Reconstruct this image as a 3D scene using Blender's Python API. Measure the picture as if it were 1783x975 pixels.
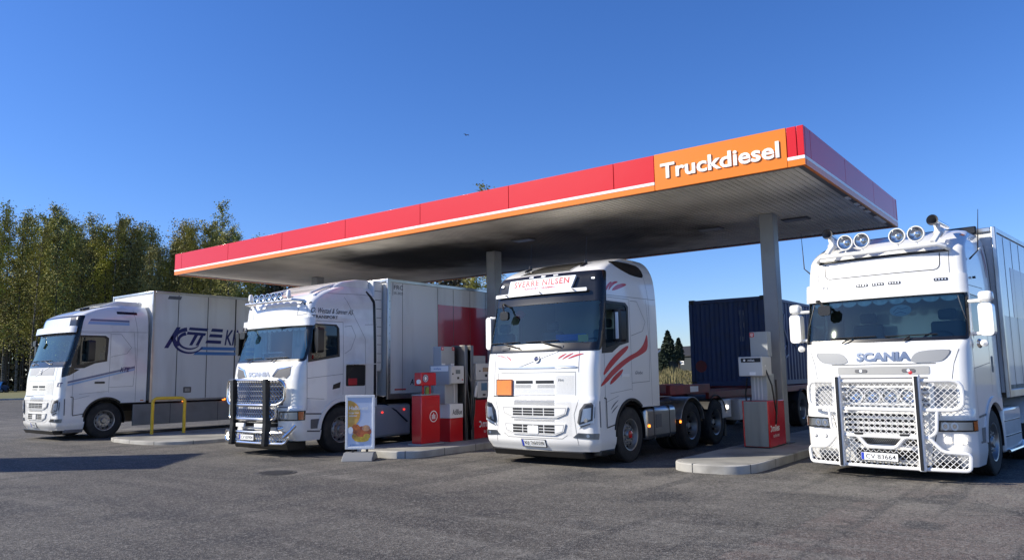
import bpy, bmesh, math, random
import numpy as np
from mathutils import Vector, Matrix
from mathutils.geometry import tessellate_polygon
random.seed(7)
sc = bpy.context.scene
for o in list(bpy.data.objects): bpy.data.objects.remove(o)
COL = sc.collection
R = math.radians
# ------------------------------------------------------------------ camera
YAW, PITCH, ROLL, CAMH = -.6555, .1230, -.0161, 1.65
def cam_axes():
    c, s = math.cos(YAW), math.sin(YAW)
    Rt = Vector((c, -s, 0)); F = Vector((s, c, 0)); U = Vector((0, 0, 1))
    cp, sp = math.cos(PITCH), math.sin(PITCH)
    Z = F*cp + U*sp; Y = -F*sp + U*cp
    cr, sr = math.cos(ROLL), math.sin(ROLL)
    return Rt*cr + Y*sr, -Rt*sr + Y*cr, Z
ax, ay, az = cam_axes()
cd = bpy.data.cameras.new('camera'); cam = bpy.data.objects.new('camera', cd); COL.objects.link(cam)
m = Matrix((ax, ay, -az)).transposed().to_4x4(); m.translation = (0, 0, CAMH)
cam.matrix_world = m
cd.sensor_width = 36; cd.lens = 1315.5/1783*36; cd.clip_start = .1; cd.clip_end = 2000
sc.camera = cam
# ------------------------------------------------------------------ light
SUN_EL, SDX, SDY = R(33.5), .742, .670            # sun travels towards (+SDX,+SDY)
w = bpy.data.worlds.new('World'); sc.world = w; w.use_nodes = True
nt = w.node_tree; bg = nt.nodes['Background']
sky = nt.nodes.new('ShaderNodeTexSky'); sky.sky_type = 'NISHITA'; sky.sun_disc = False
sky.sun_elevation = SUN_EL; sky.sun_rotation = math.atan2(-SDX, -SDY)
sky.air_density = 1.0; sky.dust_density = .25; sky.ozone_density = 2.6
hs = nt.nodes.new('ShaderNodeHueSaturation'); hs.inputs['Saturation'].default_value = 1.22; hs.inputs['Value'].default_value = 1
tn = nt.nodes.new('ShaderNodeMix'); tn.data_type = 'RGBA'; tn.blend_type = 'MULTIPLY'; tn.inputs[0].default_value = 1; tn.clamp_result = False
tn.inputs[7].default_value = (.90, 1.03, 1.46, 1)
nt.links.new(sky.outputs[0], hs.inputs['Color']); nt.links.new(hs.outputs[0], tn.inputs[6]); nt.links.new(tn.outputs[2], bg.inputs[0])
bg.inputs[1].default_value = .087
sd = bpy.data.lights.new('sun', 'SUN'); sd.energy = 5.0; sd.angle = R(.53); sd.color = (1, .93, .80)
sun = bpy.data.objects.new('sun', sd); COL.objects.link(sun)
sun.rotation_euler = Vector((SDX*math.cos(SUN_EL), SDY*math.cos(SUN_EL), -math.sin(SUN_EL))).to_track_quat('-Z', 'Y').to_euler()
vs = sc.view_settings; vs.view_transform = 'Standard'; vs.look = 'None'; vs.gamma = 1; vs.exposure = 0.46; vs.use_curve_mapping = False
sc.cycles.max_bounces = 8; sc.cycles.diffuse_bounces = 4; sc.cycles.transparent_max_bounces = 12

# ------------------------------------------------------------------ materials
MATS = {}
def mat(name, col, rough=.5, metal=0, coat=0, spec=.5, noise=None, emit=None, bump=None, coatr=.06):
    if name in MATS: return MATS[name]
    m = bpy.data.materials.new(name); m.use_nodes = True; n = m.node_tree; p = n.nodes['Principled BSDF']
    p.inputs['Base Color'].default_value = (*col, 1); p.inputs['Roughness'].default_value = rough
    p.inputs['Metallic'].default_value = metal; p.inputs['Coat Weight'].default_value = coat
    p.inputs['Coat Roughness'].default_value = coatr; p.inputs['Specular IOR Level'].default_value = spec
    if noise:                                    # (second colour, scale, low, high[, (sx,sy,sz)])
        tc = n.nodes.new('ShaderNodeTexCoord'); mp = n.nodes.new('ShaderNodeMapping')
        if len(noise) > 4: mp.inputs['Scale'].default_value = noise[4]
        nz = n.nodes.new('ShaderNodeTexNoise'); nz.inputs['Scale'].default_value = noise[1]; nz.inputs['Detail'].default_value = 6
        rp = n.nodes.new('ShaderNodeMapRange'); rp.inputs[1].default_value = noise[2]; rp.inputs[2].default_value = noise[3]
        mx = n.nodes.new('ShaderNodeMix'); mx.data_type = 'RGBA'
        mx.inputs[6].default_value = (*col, 1); mx.inputs[7].default_value = (*noise[0], 1)
        n.links.new(tc.outputs['Object'], mp.inputs[0]); n.links.new(mp.outputs[0], nz.inputs['Vector'])
        n.links.new(nz.outputs[0], rp.inputs[0]); n.links.new(rp.outputs[0], mx.inputs[0]); n.links.new(mx.outputs[2], p.inputs['Base Color'])
    if bump:
        nz2 = n.nodes.new('ShaderNodeTexNoise'); nz2.inputs['Scale'].default_value = bump[0]; nz2.inputs['Detail'].default_value = 3
        bp = n.nodes.new('ShaderNodeBump'); bp.inputs['Strength'].default_value = bump[1]; bp.inputs['Distance'].default_value = bump[2]
        tc2 = n.nodes.new('ShaderNodeTexCoord'); n.links.new(tc2.outputs['Object'], nz2.inputs['Vector'])
        n.links.new(nz2.outputs[0], bp.inputs['Height']); n.links.new(bp.outputs[0], p.inputs['Normal'])
    if emit:
        p.inputs['Emission Color'].default_value = (*col, 1); p.inputs['Emission Strength'].default_value = emit
    MATS[name] = m; return m
def glass(name, tint, ior=1.5, rough=.02, refl=(1, 1, 1)):
    m = bpy.data.materials.new(name); m.use_nodes = True; n = m.node_tree; n.nodes.clear()
    out = n.nodes.new('ShaderNodeOutputMaterial'); tr = n.nodes.new('ShaderNodeBsdfTransparent'); tr.inputs[0].default_value = (*tint, 1)
    gl = n.nodes.new('ShaderNodeBsdfGlossy'); gl.inputs['Roughness'].default_value = rough; gl.inputs[0].default_value = (*refl, 1)
    fr = n.nodes.new('ShaderNodeFresnel'); fr.inputs[0].default_value = ior; mx = n.nodes.new('ShaderNodeMixShader')
    n.links.new(fr.outputs[0], mx.inputs[0]); n.links.new(tr.outputs[0], mx.inputs[1]); n.links.new(gl.outputs[0], mx.inputs[2]); n.links.new(mx.outputs[0], out.inputs[0])
    MATS[name] = m; return m
WHITE = mat('white_paint', (.80, .795, .765), .32, coat=1, noise=((.58, .565, .53), 2.2, .50, .85), coatr=.05)
WHITEF = mat('white_front_paint', (.78, .775, .75), .3, coat=1)
WPLAIN = mat('white_plastic', (.80, .795, .775), .45)
WPANEL = mat('white_box_panel', (.70, .70, .68), .42, coat=.35, noise=((.50, .485, .45), 1.3, .48, .82, (1.6, 1.6, .22)))
BLACK = mat('black_plastic', (.012, .012, .013), .35)
BGLOSS = mat('black_gloss', (.008, .008, .009), .25, spec=.35, coat=.35)
GREYP = mat('grey_plastic', (.11, .11, .115), .5)
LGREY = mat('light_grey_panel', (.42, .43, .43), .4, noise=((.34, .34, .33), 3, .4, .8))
RUBBER = mat('tyre_rubber', (.022, .021, .020), .82, noise=((.045, .041, .036), 6, .45, .75))
CHROME = mat('chrome', (.84, .82, .79), .17, 1)
ALU = mat('brushed_aluminium', (.62, .62, .61), .32, 1, noise=((.45, .44, .42), 3, .4, .8))
STEEL = mat('stainless_steel', (.25, .24, .225), .38, 1, noise=((.18, .17, .16), 8, .4, .8, (1, 1, .1)))
ALUB = mat('dull_alloy', (.42, .42, .41), .42, .85, noise=((.2, .19, .18), 5, .45, .8))
CHASSIS = mat('dark_chassis', (.028, .027, .026), .6, noise=((.06, .055, .048), 5, .45, .75))
REDCH = mat('red_chassis_paint', (.20, .012, .012), .5, noise=((.10, .012, .010), 4, .4, .8))
INTER = mat('cab_interior_trim', (.26, .28, .28), .7)
INTDK = mat('cab_seat_fabric', (.10, .12, .14), .8)
CURT = mat('curtain_fabric', (.62, .74, .76), .9, noise=((.40, .52, .55), 14, .35, .7, (1, 1, .08)))
LENS = glass('lamp_lens', (.93, .95, .97), 1.5)
WIND = glass('windscreen_glass', (.78, .95, .92), 1.85, refl=(.85, .98, .86))
WINDR = glass('reflective_windscreen_glass', (.80, .97, .95), 2.15, refl=(.95, 1, .86))
SIDEG = glass('side_glass', (.35, .42, .42), 1.6)
ROOFG = mat('dark_roof_glass', (.03, .03, .025), .1, coat=1)
AMBER = mat('amber_lens', (.85, .22, .02), .25, coat=1)
AMBERL = mat('amber_marker_lit', (1, .25, .03), .3, emit=2.5)
LEDLIT = mat('white_lamp_lit', (1, .93, .80), .3, emit=2.2)
REDL = mat('red_lens', (.5, .01, .01), .2, coat=1)
RED = mat('red_panel_paint', (.60, .012, .018), .25, coat=.9, coatr=.12)
FASC = mat('red_fascia_paint', (.62, .005, .008), .34, spec=.3, coat=.32, coatr=.10, bump=(.7, .25, .02))
ORANGE = mat('orange_fascia_paint', (.78, .20, .006), .34, spec=.3, coat=.3, coatr=.12)
SIGNW = mat('sign_white', (.85, .85, .83), .4)
PLACARD = mat('orange_placard', (.80, .20, .03), .55, noise=((.62, .16, .04), 9, .45, .8))
BLUE = mat('number_plate_blue', (.02, .05, .45), .4)
INK = mat('black_ink', (.01, .01, .012), .5)
NAVY = mat('navy_decal', (.014, .022, .13), .35, coat=.6)
SKYB = mat('blue_stripe', (.06, .20, .48), .35, coat=.6)
LBLUE = mat('light_blue_stripe', (.28, .45, .68), .35, coat=.6)
REDDEC = mat('red_decal', (.50, .015, .02), .35, coat=.8)
REDSIGN = mat('red_letters', (.55, .02, .04), .5)
GREYDEC = mat('dark_grey_decal', (.12, .13, .15), .35, coat=.5)
YELLOW = mat('yellow_paint', (.80, .50, .015), .4, coat=.4, noise=((.62, .38, .02), 6, .5, .8))
CONC = mat('concrete_kerb', (.40, .385, .35), .85, noise=((.20, .19, .17), 2.2, .4, .75), bump=(60, .3, .004))
SILV = mat('letter_metal', (.22, .25, .30), .3, .8)
SEAM = mat('panel_gap', (.035, .035, .037), .7)
SEAML = mat('pale_panel_gap', (.13, .13, .13), .7)
CONTB = mat('container_blue', (.020, .048, .14), .5, noise=((.03, .045, .09), 2.5, .45, .75))
TILE = mat('roof_tiles', (.016, .015, .015), .8)
DKWALL = mat('dark_timber_wall', (.022, .028, .03), .8)
HPAD = mat('bright_reflector', (.92, .93, .95), .38, .6)

# ------------------------------------------------------------------ mesh builders
def link(o, parent=None):
    COL.objects.link(o)
    if parent is not None: o.parent = parent
    return o
def tag(o, label=None, cat=None, group=None, kind=None):
    if label: o['label'] = label
    if cat: o['category'] = cat
    if group: o['group'] = group
    if kind: o['kind'] = kind
    return o
def empty(name, loc, rz=0, label=None, cat=None, group=None):
    o = bpy.data.objects.new(name, None); o.empty_display_size = .3; o.location = loc; o.rotation_euler = (0, 0, rz)
    link(o); return tag(o, label, cat, group)
class MB:
    def __init__(s): s.v = []; s.f = []; s.sm = []
    def add(s, vs, fs, sm=False):
        k = len(s.v); s.v += [tuple(v) for v in vs]; s.f += [tuple(i+k for i in f) for f in fs]; s.sm += [sm]*len(fs); return s
    def box(s, x0, x1, y0, y1, z0, z1):
        return s.add([(x, y, z) for z in (z0, z1) for y in (y0, y1) for x in (x0, x1)],
                     [(0, 2, 3, 1), (4, 5, 7, 6), (0, 1, 5, 4), (2, 6, 7, 3), (0, 4, 6, 2), (1, 3, 7, 5)])
    def rings(s, rr, closed=False, cap=True, sm=True):
        n = len(rr[0]); vs = [v for r in rr for v in r]; fs = []
        m = len(rr)
        for i in range(m if closed else m-1):
            a = i*n; b = ((i+1) % m)*n
            for j in range(n):
                k = (j+1) % n; fs.append((a+j, a+k, b+k, b+j))
        k0 = len(s.v); s.add(vs, fs, sm)
        if cap and not closed:
            s.f += [tuple(k0+j for j in range(n))[::-1], tuple(k0+(m-1)*n+j for j in range(n))]; s.sm += [False]*2
        return s
    def tube(s, pts, r, n=8, closed=False, cap=True):
        P = [Vector(p) for p in pts]; m = len(P); rr = []
        rad = r if isinstance(r, (list, tuple)) else [r]*m
        ref = None
        for i in range(m):
            if closed: d = (P[(i+1) % m]-P[i-1])
            else: d = P[min(i+1, m-1)]-P[max(i-1, 0)]
            d.normalize()
            if ref is None: ref = Vector((0, 0, 1)) if abs(d.z) < .9 else Vector((0, 1, 0))
            a = d.cross(ref); 
            if a.length < 1e-4: a = d.cross(Vector((1, .3, 0)))
            a.normalize(); b = a.cross(d).normalized(); ref = b
            rr.append([P[i]+(a*math.cos(t)+b*math.sin(t))*rad[i] for t in [2*math.pi*k/n for k in range(n)]])
        return s.rings(rr, closed, cap)
    def cyl(s, p0, p1, r, n=16, r2=None): return s.tube([p0, p1], [r, r if r2 is None else r2], n)
    def lathe(s, prof, org, axis=(1, 0, 0), n=28, sm=True, cap=False):       # prof (distance along axis, radius)
        A = Vector(axis).normalized(); B = A.orthogonal().normalized(); C = A.cross(B); O = Vector(org)
        return s.rings([[O+A*h+(B*math.cos(t)+C*math.sin(t))*max(r, 1e-4) for t in [2*math.pi*k/n for k in range(n)]] for h, r in prof], cap=cap, sm=sm)
    def prism(s, poly, f0, f1):                                    # poly 2-D; f0/f1 map (a,b)->3-D
        n = len(poly); a = [f0(*p) for p in poly]; b = [f1(*p) for p in poly]
        fs = [(i, (i+1) % n, n+(i+1) % n, n+i) for i in range(n)]
        tr = tessellate_polygon([[Vector((p[0], p[1], 0)) for p in poly]])
        return s.add(a+b, fs+[tuple(t) for t in tr]+[tuple(n+i for i in reversed(t)) for t in tr])
    def build(s, name, m, parent=None, bevel=0, seg=2, autosm=35, label=None, mats=None):
        me = bpy.data.meshes.new(name); me.from_pydata(s.v, [], s.f); me.materials.append(m)
        bm = bmesh.new(); bm.from_mesh(me); bmesh.ops.recalc_face_normals(bm, faces=bm.faces); bm.to_mesh(me); bm.free()
        if any(s.sm) or bevel:
            me.polygons.foreach_set('use_smooth', [True]*len(me.polygons)); me.set_sharp_from_angle(angle=R(autosm))
        o = bpy.data.objects.new(name, me); link(o, parent)
        if bevel:
            b = o.modifiers.new('bevel', 'BEVEL'); b.width = bevel; b.segments = seg; b.limit_method = 'ANGLE'; b.angle_limit = R(40)
        if label: o['label'] = label
        return o
def bx(name, m, parent, *args, bevel=.006, **k):
    b = MB(); b.box(*args); return b.build(name, m, parent, bevel=bevel, **k)
def rrect(x0, x1, z0, z1, r, n=4):
    P = []
    for cx, cz, a in ((x1-r, z1-r, 0), (x0+r, z1-r, 90), (x0+r, z0+r, 180), (x1-r, z0+r, 270)):
        P += [(cx+r*math.cos(R(a+90*i/n)), cz+r*math.sin(R(a+90*i/n))) for i in range(n+1)]
    return P
def circ(cx, cz, r, n=20, rz=None): return [(cx+r*math.cos(2*math.pi*i/n), cz+(rz or r)*math.sin(2*math.pi*i/n)) for i in range(n)]
def densify(P, step=.12, closed=True):
    out = []; n = len(P)
    for i in range(n if closed else n-1):
        a, b = P[i], P[(i+1) % n]; k = max(1, int(math.dist(a, b)/step))
        out += [(a[0]+(b[0]-a[0])*t/k, a[1]+(b[1]-a[1])*t/k) for t in range(k)]
    if not closed: out.append(P[-1])
    return out
def smooth2(P, it=2):                                             # Chaikin, closed
    for _ in range(it):
        Q = []
        for i in range(len(P)):
            a, b = P[i], P[(i+1) % len(P)]
            Q += [(a[0]*.75+b[0]*.25, a[1]*.75+b[1]*.25), (a[0]*.25+b[0]*.75, a[1]*.25+b[1]*.75)]
        P = Q
    return P
def text2d(s, size=1, bold=0, shear=0, sx=1, align='CENTER', space=1):
    """2-D triangles of a word: (verts, faces), x centred, baseline at 0"""
    cu = bpy.data.curves.new('t', 'FONT'); cu.body = s; cu.size = size; cu.offset = bold*size; cu.shear = shear; cu.align_x = align
    cu.resolution_u = 3; cu.space_character = space
    o = bpy.data.objects.new('t', cu); COL.objects.link(o); bpy.context.view_layer.update()
    me = bpy.data.meshes.new_from_object(o.evaluated_get(bpy.context.evaluated_depsgraph_get()))
    V = [(v.co.x*sx, v.co.y) for v in me.vertices]; F = [tuple(p.vertices) for p in me.polygons]
    bpy.data.objects.remove(o); bpy.data.curves.remove(cu); bpy.data.meshes.remove(me)
    return V, F
def fit_text(s, x0, x1, z0, z1, bold=0, shear=0, space=1):
    V, F = text2d(s, 1, bold, shear, space=space); a = np.array(V); mn, mx = a.min(0), a.max(0)
    a = (a-mn)/(mx-mn); return [(x0+(x1-x0)*p[0], z0+(z1-z0)*p[1]) for p in a], F
def flat_text(name, m, parent, s, f, x0, x1, z0, z1, depth=None, bold=.01, shear=0, space=1, label=None):
    """lettering laid on a plane: f(a,b,off)->3-D"""
    V, F = fit_text(s, x0, x1, z0, z1, bold, shear, space); b = MB()
    d = depth or .002; n = len(V)
    b.add([f(x, z, d) for x, z in V], F)
    if depth:
        ed = {}
        for fc in F:
            for i in range(len(fc)):
                e = (fc[i], fc[(i+1) % len(fc)]); ed[e] = 1
        side = [e for e in ed if (e[1], e[0]) not in ed]
        b.add([f(x, z, d) for x, z in V]+[f(x, z, 0) for x, z in V], [(i, j, j+n, i+n) for i, j in side])
    return b.build(name, m, parent, label=label)
def flat_poly(b, P, f, d=.003, base=0): b.prism(P, lambda x, z: f(x, z, base), lambda x, z: f(x, z, d)); return b
# ------------------------------------------------------------------ curved cab skins
def pchip(xs, ys):
    xs = np.array(xs, float); ys = np.array(ys, float); h = np.diff(xs); d = np.diff(ys)/h; m = np.zeros(len(xs))
    for i in range(1, len(xs)-1):
        if d[i-1]*d[i] > 0:
            w1 = 2*h[i]+h[i-1]; w2 = h[i]+2*h[i-1]; m[i] = (w1+w2)/(w1/d[i-1]+w2/d[i])
    m[0] = d[0]; m[-1] = d[-1]
    def f(x):
        x = min(max(x, xs[0]), xs[-1]); i = min(max(int(np.searchsorted(xs, x))-1, 0), len(h)-1); t = (x-xs[i])/h[i]
        return float(ys[i]*(1+2*t)*(1-t)**2+m[i]*h[i]*t*(1-t)**2+ys[i+1]*t*t*(3-2*t)+m[i+1]*h[i]*t*t*(t-1))
    return f
class Cab:
    def __init__(s, prof, Yb):
        z = [p[0] for p in prof]; s.fy, s.hw, s.r, s.b = [pchip(z, [p[i] for p in prof]) for i in (1, 2, 3, 4)]
        s.z0, s.z1, s.Yb = z[0], z[-1], Yb; s.L1 = 1.06; s.L2 = .28; s.LA = s.L1+s.L2; s.LT = s.LA+1.9
    def st(s, z): return s.fy(z)+s.b(z)+s.r(z)
    def P(s, u, z):
        a = abs(u); sg = 1 if u >= 0 else -1; hw, r, b, fy = s.hw(z), s.r(z), s.b(z), s.fy(z)
        if a <= s.L1:
            t = a/s.L1; x = t*(hw-r); y = fy+b*t*t*t**.5
        elif a <= s.LA:
            th = (a-s.L1)/s.L2*math.pi/2; x = hw-r+r*math.sin(th); y = fy+b+r*(1-math.cos(th))
        else:
            st = s.st(z); x = hw; y = st+(a-s.LA)/(s.LT-s.LA)*(s.Yb-st)
        return Vector((sg*x, y, z))
    def N(s, u, z):
        e = .012; du = s.P(min(u+e, s.LT), z)-s.P(max(u-e, -s.LT), z); dz = s.P(u, min(z+e, s.z1))-s.P(u, max(z-e, s.z0))
        n = du.cross(dz); n.normalize(); return n
    def S(s, u, z, off=0): return s.P(u, z)+s.N(u, z)*off
    def fu(s, x, z): return x/(s.hw(z)-s.r(z))*s.L1 if abs(x) < s.hw(z)-s.r(z) else math.copysign(s.L1+min(abs(x)-(s.hw(z)-s.r(z)), s.r(z)*.98)/s.r(z)*s.L2*.8, x)
    def su(s, y, z, sg=1):
        st = s.st(z)
        if y >= st: return sg*(s.LA+(y-st)/(s.Yb-st)*(s.LT-s.LA))
        return sg*(s.L1+s.L2*max(0, 1-(st-y)/s.r(z)*.7))
    def patch(s, name, mt, parent, outer, holes=(), off=.003, thick=None, space='u', sg=1, du=.3, tris=None, label=None, dzs=.09):
        conv = {'u': lambda a, z: (a, z), 'f': lambda a, z: (s.fu(a, z), z), 's': lambda a, z: (s.su(a, z, sg), z)}[space]
        bm = bmesh.new()
        if tris:
            V, F = tris; vs = [bm.verts.new((*conv(*p), 0)) for p in V]
            for f in F:
                try: bm.faces.new([vs[i] for i in f])
                except ValueError: pass
        else:
            loops = [[Vector((*conv(*p), 0)) for p in L] for L in [outer]+list(holes)]
            es = []
            for L in loops:
                vs = [bm.verts.new(p) for p in L]
                for i in range(len(vs)):
                    if (vs[i].co-vs[(i+1) % len(vs)].co).length > 1e-6: es.append(bm.edges.new((vs[i], vs[(i+1) % len(vs)])))
            bmesh.ops.triangle_fill(bm, use_beauty=False, use_dissolve=False, edges=es, normal=(0, 0, 1))
        us = [v.co.x for v in bm.verts]; zs = [v.co.y for v in bm.verts]
        ul = sorted(set([round(-s.LA+i*s.L2/6, 4) for i in range(7)]+[round(s.L1+i*s.L2/6, 4) for i in range(7)]+[round(-s.L1+i*s.L1/5, 4) for i in range(11)]+[s.LA+.63, s.LA+1.26, -s.LA-.63, -s.LA-1.26]))
        zl = []; z = s.z0
        while z < s.z1:
            z += dzs if z < s.z1-.5 else .035; zl.append(z)
        for c, vals, ax_ in ((0, ul, us), (1, zl, zs)):
            for q in vals:
                if min(ax_)+1e-4 < q < max(ax_)-1e-4:
                    no = (1, 0, 0) if c == 0 else (0, 1, 0); co = (q, 0, 0) if c == 0 else (0, q, 0)
                    bmesh.ops.bisect_plane(bm, geom=bm.verts[:]+bm.edges[:]+bm.faces[:], dist=1e-5, plane_co=co, plane_no=no)
        bmesh.ops.triangulate(bm, faces=[f for f in bm.faces if len(f.verts) > 4])
        for f in bm.faces:
            if f.normal.z < 0: f.normal_flip()
        uv = [(v.co.x, v.co.y) for v in bm.verts]; bm.verts.index_update()
        faces = [tuple(v.index for v in f.verts) for f in bm.faces]
        bed = [(e.verts[0].index, e.verts[1].index) for e in bm.edges if len(e.link_faces) == 1]; bm.free()
        nv = [s.N(u, z) for u, z in uv]; V = [s.P(u, z)+n*off for (u, z), n in zip(uv, nv)]
        nf = len(faces); n0 = len(V)
        if thick:
            V += [s.P(u, z)+n*(off-thick) for (u, z), n in zip(uv, nv)]; faces += [(a, b, b+n0, a+n0) for a, b in bed]
        me = bpy.data.meshes.new(name); me.from_pydata([tuple(v) for v in V], [], faces); me.materials.append(mt)
        me.polygons.foreach_set('use_smooth', [i < nf for i in range(len(me.polygons))])
        me.update(); ln = []
        for p in me.polygons:
            for li in p.loop_indices:
                ln.append(tuple(nv[me.loops[li].vertex_index]) if p.index < nf else tuple(p.normal))
        me.normals_split_custom_set(ln)
        o = bpy.data.objects.new(name, me); link(o, parent)
        if label: o['label'] = label
        return o
    def line(s, pts, w=.008, space='s', sg=1, mt=None, parent=None, name='panel_seam', off=.0025, closed=False):
        """many strips in one mesh: pts is a list of polylines"""
        V = []; F = []
        for L in pts:
            L = densify(L, .1, closed)
            n = len(L)
            for i in range(n if closed else n-1):
                a, b = Vector(L[i]), Vector(L[(i+1) % n]); d = (b-a)
                if d.length < 1e-5: continue
                d.normalize(); q = Vector((-d.y, d.x))*w/2; e = d*w*.3; k = len(V)
                V += [tuple(a-e+q), tuple(a-e-q), tuple(b+e-q), tuple(b+e+q)]; F.append((k, k+1, k+2, k+3))
        return s.patch(name, mt or SEAM, parent, None, off=off, space=space, sg=sg, tris=(V, F))
    def text(s, name, mt, parent, t, x0, x1, z0, z1, space='f', sg=1, bold=.01, shear=0, off=.004, thick=None, sp=1, label=None):
        V, F = fit_text(t, x0, x1, z0, z1, bold, shear, sp); return s.patch(name, mt, parent, None, off=off, space=space, sg=sg, tris=(V, F), thick=thick, label=label)
    def body(s, parent, mt, arch, rearz, holes, front_z=None):
        """outer skin, inner lining, back wall and floor; arch: list (y,z) from front-bottom to rear"""
        z0 = s.z0
        side = [(s.su(y, z), z) for y, z in densify(arch, .08, False)]
        out = [(-p[0], p[1]) for p in reversed(side)]+side+[(s.LT, s.z1-.0005), (-s.LT, s.z1-.0005)]
        o = s.patch('cab_body', mt, parent, densify(out, .3), holes, off=0, dzs=.07)
        s.patch('interior_lining', INTER, parent, densify([(-s.LT, 1.3), (s.LT, 1.3), (s.LT, s.z1-.06), (-s.LT, s.z1-.06)], .3), holes, off=-.045)
        b = MB(); zz = list(np.linspace(rearz, s.z1, 30)); L = [s.P(-s.LT, z) for z in zz]; Q = [s.P(s.LT, z) for z in zz]
        b.add(L+Q, [(i, i+1, 31+i, 30+i) for i in range(29)], True)
        top = [s.P(u, s.z1-.0005) for u in np.linspace(-s.LT, s.LT, 60)]
        for i in range(29):
            k = len(b.v); b.v += [tuple(top[i]), tuple(top[i+1]), tuple(top[58-i]), tuple(top[59-i])]; b.f.append((k, k+1, k+2, k+3)); b.sm.append(True)
        b.build('cab_back', mt, parent)
        b = MB(); b.box(-s.hw(1.3)+.06, s.hw(1.3)-.06, s.fy(1.3)+.22+s.b(1.3), s.Yb-.05, 1.22, 1.27); b.build('cab_floor', CHASSIS, parent)
        return o
# ------------------------------------------------------------------ wheels and shared truck pieces
def wheel(parent, x, y, z, r=.5, w=.30, sg=1, front=True, hubm=None, rimm=None):
    """tyre with tread, dished rim with holes, studs and hub; sg=+1 outer face to +x"""
    b = MB(); hw = w/2
    pr = [(-hw, r*.58), (-hw, r*.80), (-hw*.97, r*.92), (-hw*.85, r*.985)]
    for i in range(5):
        a = -hw*.8+i*hw*.36; pr += [(a, r), (a+hw*.28, r), (a+hw*.29, r*.975), (a+hw*.35, r*.975)]
    pr += [(hw*.85, r*.985), (hw*.97, r*.92), (hw, r*.80), (hw, r*.58)]
    b.lathe(pr, (0, 0, 0), (sg, 0, 0), 44)
    t = b.build('wheel', RUBBER, parent, autosm=60); t.location = (x, y, z)
    b = MB(); q = r*.56
    if front: prof = [(hw*.2, q*.0), (hw*.92, 0), (hw*.92, q*.24), (hw*.80, q*.30), (hw*.62, q*.34), (hw*.66, q*.62), (hw*.60, q*.66), (hw*.30, q*.86), (hw*.95, q*.97), (hw*1.0, q*1.06), (hw*.8, q*1.06), (-hw*.9, q*1.0)]
    else: prof = [(-hw*.1, 0), (hw*.55, 0), (hw*.55, q*.22), (hw*.30, q*.28), (-hw*.35, q*.40), (-hw*.5, q*.62), (-hw*.3, q*.85), (hw*.9, q*.97), (hw*1.0, q*1.06), (hw*.8, q*1.06), (-hw*.9, q)]
    b.lathe(prof, (0, 0, 0), (sg, 0, 0), 36)
    for k in range(10):
        a = 2*math.pi*k/10; h = hw*.66 if front else -hw*.35
        cy, cz = math.cos(a)*q*.50, math.sin(a)*q*.50
        b.cyl((sg*(h-.01), cy, cz), (sg*(h+.035), cy, cz), .017, 6)
    rim = b.build('rim', rimm or ALUB, t)
    b = MB()
    for k in range(10):
        a = 2*math.pi*(k+.5)/10; cy, cz = math.cos(a)*q*.76, math.sin(a)*q*.76
        b.cyl((sg*hw*.30, cy, cz), (sg*(hw*.52 if front else hw*.05), cy, cz), q*.095, 10)
    b.build('vent_holes', BLACK, t)
    if hubm:
        b = MB(); b.lathe([(hw*.6, q*.26), (hw*1.02, q*.24), (hw*1.08, q*.16), (hw*1.1, .001)], (0, 0, 0), (sg, 0, 0), 20); b.build('hub_cap', hubm, t)
    return t
def lamp_round(parent, x, y, z, r, name='spot_lamp', d=.10, ring=WPLAIN):
    b = MB(); b.lathe([(0, r*1.12), (0, r), (.02, r*.98), (d*.6, r*.75), (d, r*.3), (d, .001)], (x, y, z), (0, 1, 0), 28)
    b.lathe([(-.012, r*1.0), (-.012, r*1.13), (.03, r*1.15), (d*.7, r*.95), (d+.02, r*.5), (d+.02, .001)], (x, y, z), (0, 1, 0), 28)
    o = b.build(name, ring, parent)
    b = MB(); b.lathe([(.045, .001), (.04, r*.4), (.012, r*.92)], (x, y, z), (0, 1, 0), 24); b.lathe([(.0, .001), (.006, r*.28), (.03, r*.33)], (x, y, z), (0, 1, 0), 16); b.build('reflector', CHROME, o)
    b = MB(); b.lathe([(-.022, .001), (-.015, r*.6), (0, r)], (x, y, z), (0, 1, 0), 24); b.build('lens', LENS, o)
    return o
def wiper(parent, cab, x0, z0, x1, z1):
    b = MB(); P = lambda x, z, o: cab.S(cab.fu(x, z), z, o)
    b.tube([P(x0, z0, .03), P((x0+x1)/2, (z0+z1)/2, .05), P(x1, z1, .035)], .011, 6)
    d = .36
    b.tube([P(x1-d, z1+.015, .02), P(x1, z1+.02, .022), P(x1+d, z1+.025, .02)], .009, 5)
    return b.build('wiper', BLACK, parent)
def seat(parent, x, y, z):
    b = MB(); b.box(x-.25, x+.25, y-.25, y+.28, z, z+.14); b.box(x-.25, x+.25, y+.24, y+.38, z+.1, z+.78); b.box(x-.14, x+.14, y+.27, y+.37, z+.80, z+.98)
    return b.build('seat', INTDK, parent, bevel=.05, seg=3)
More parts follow.
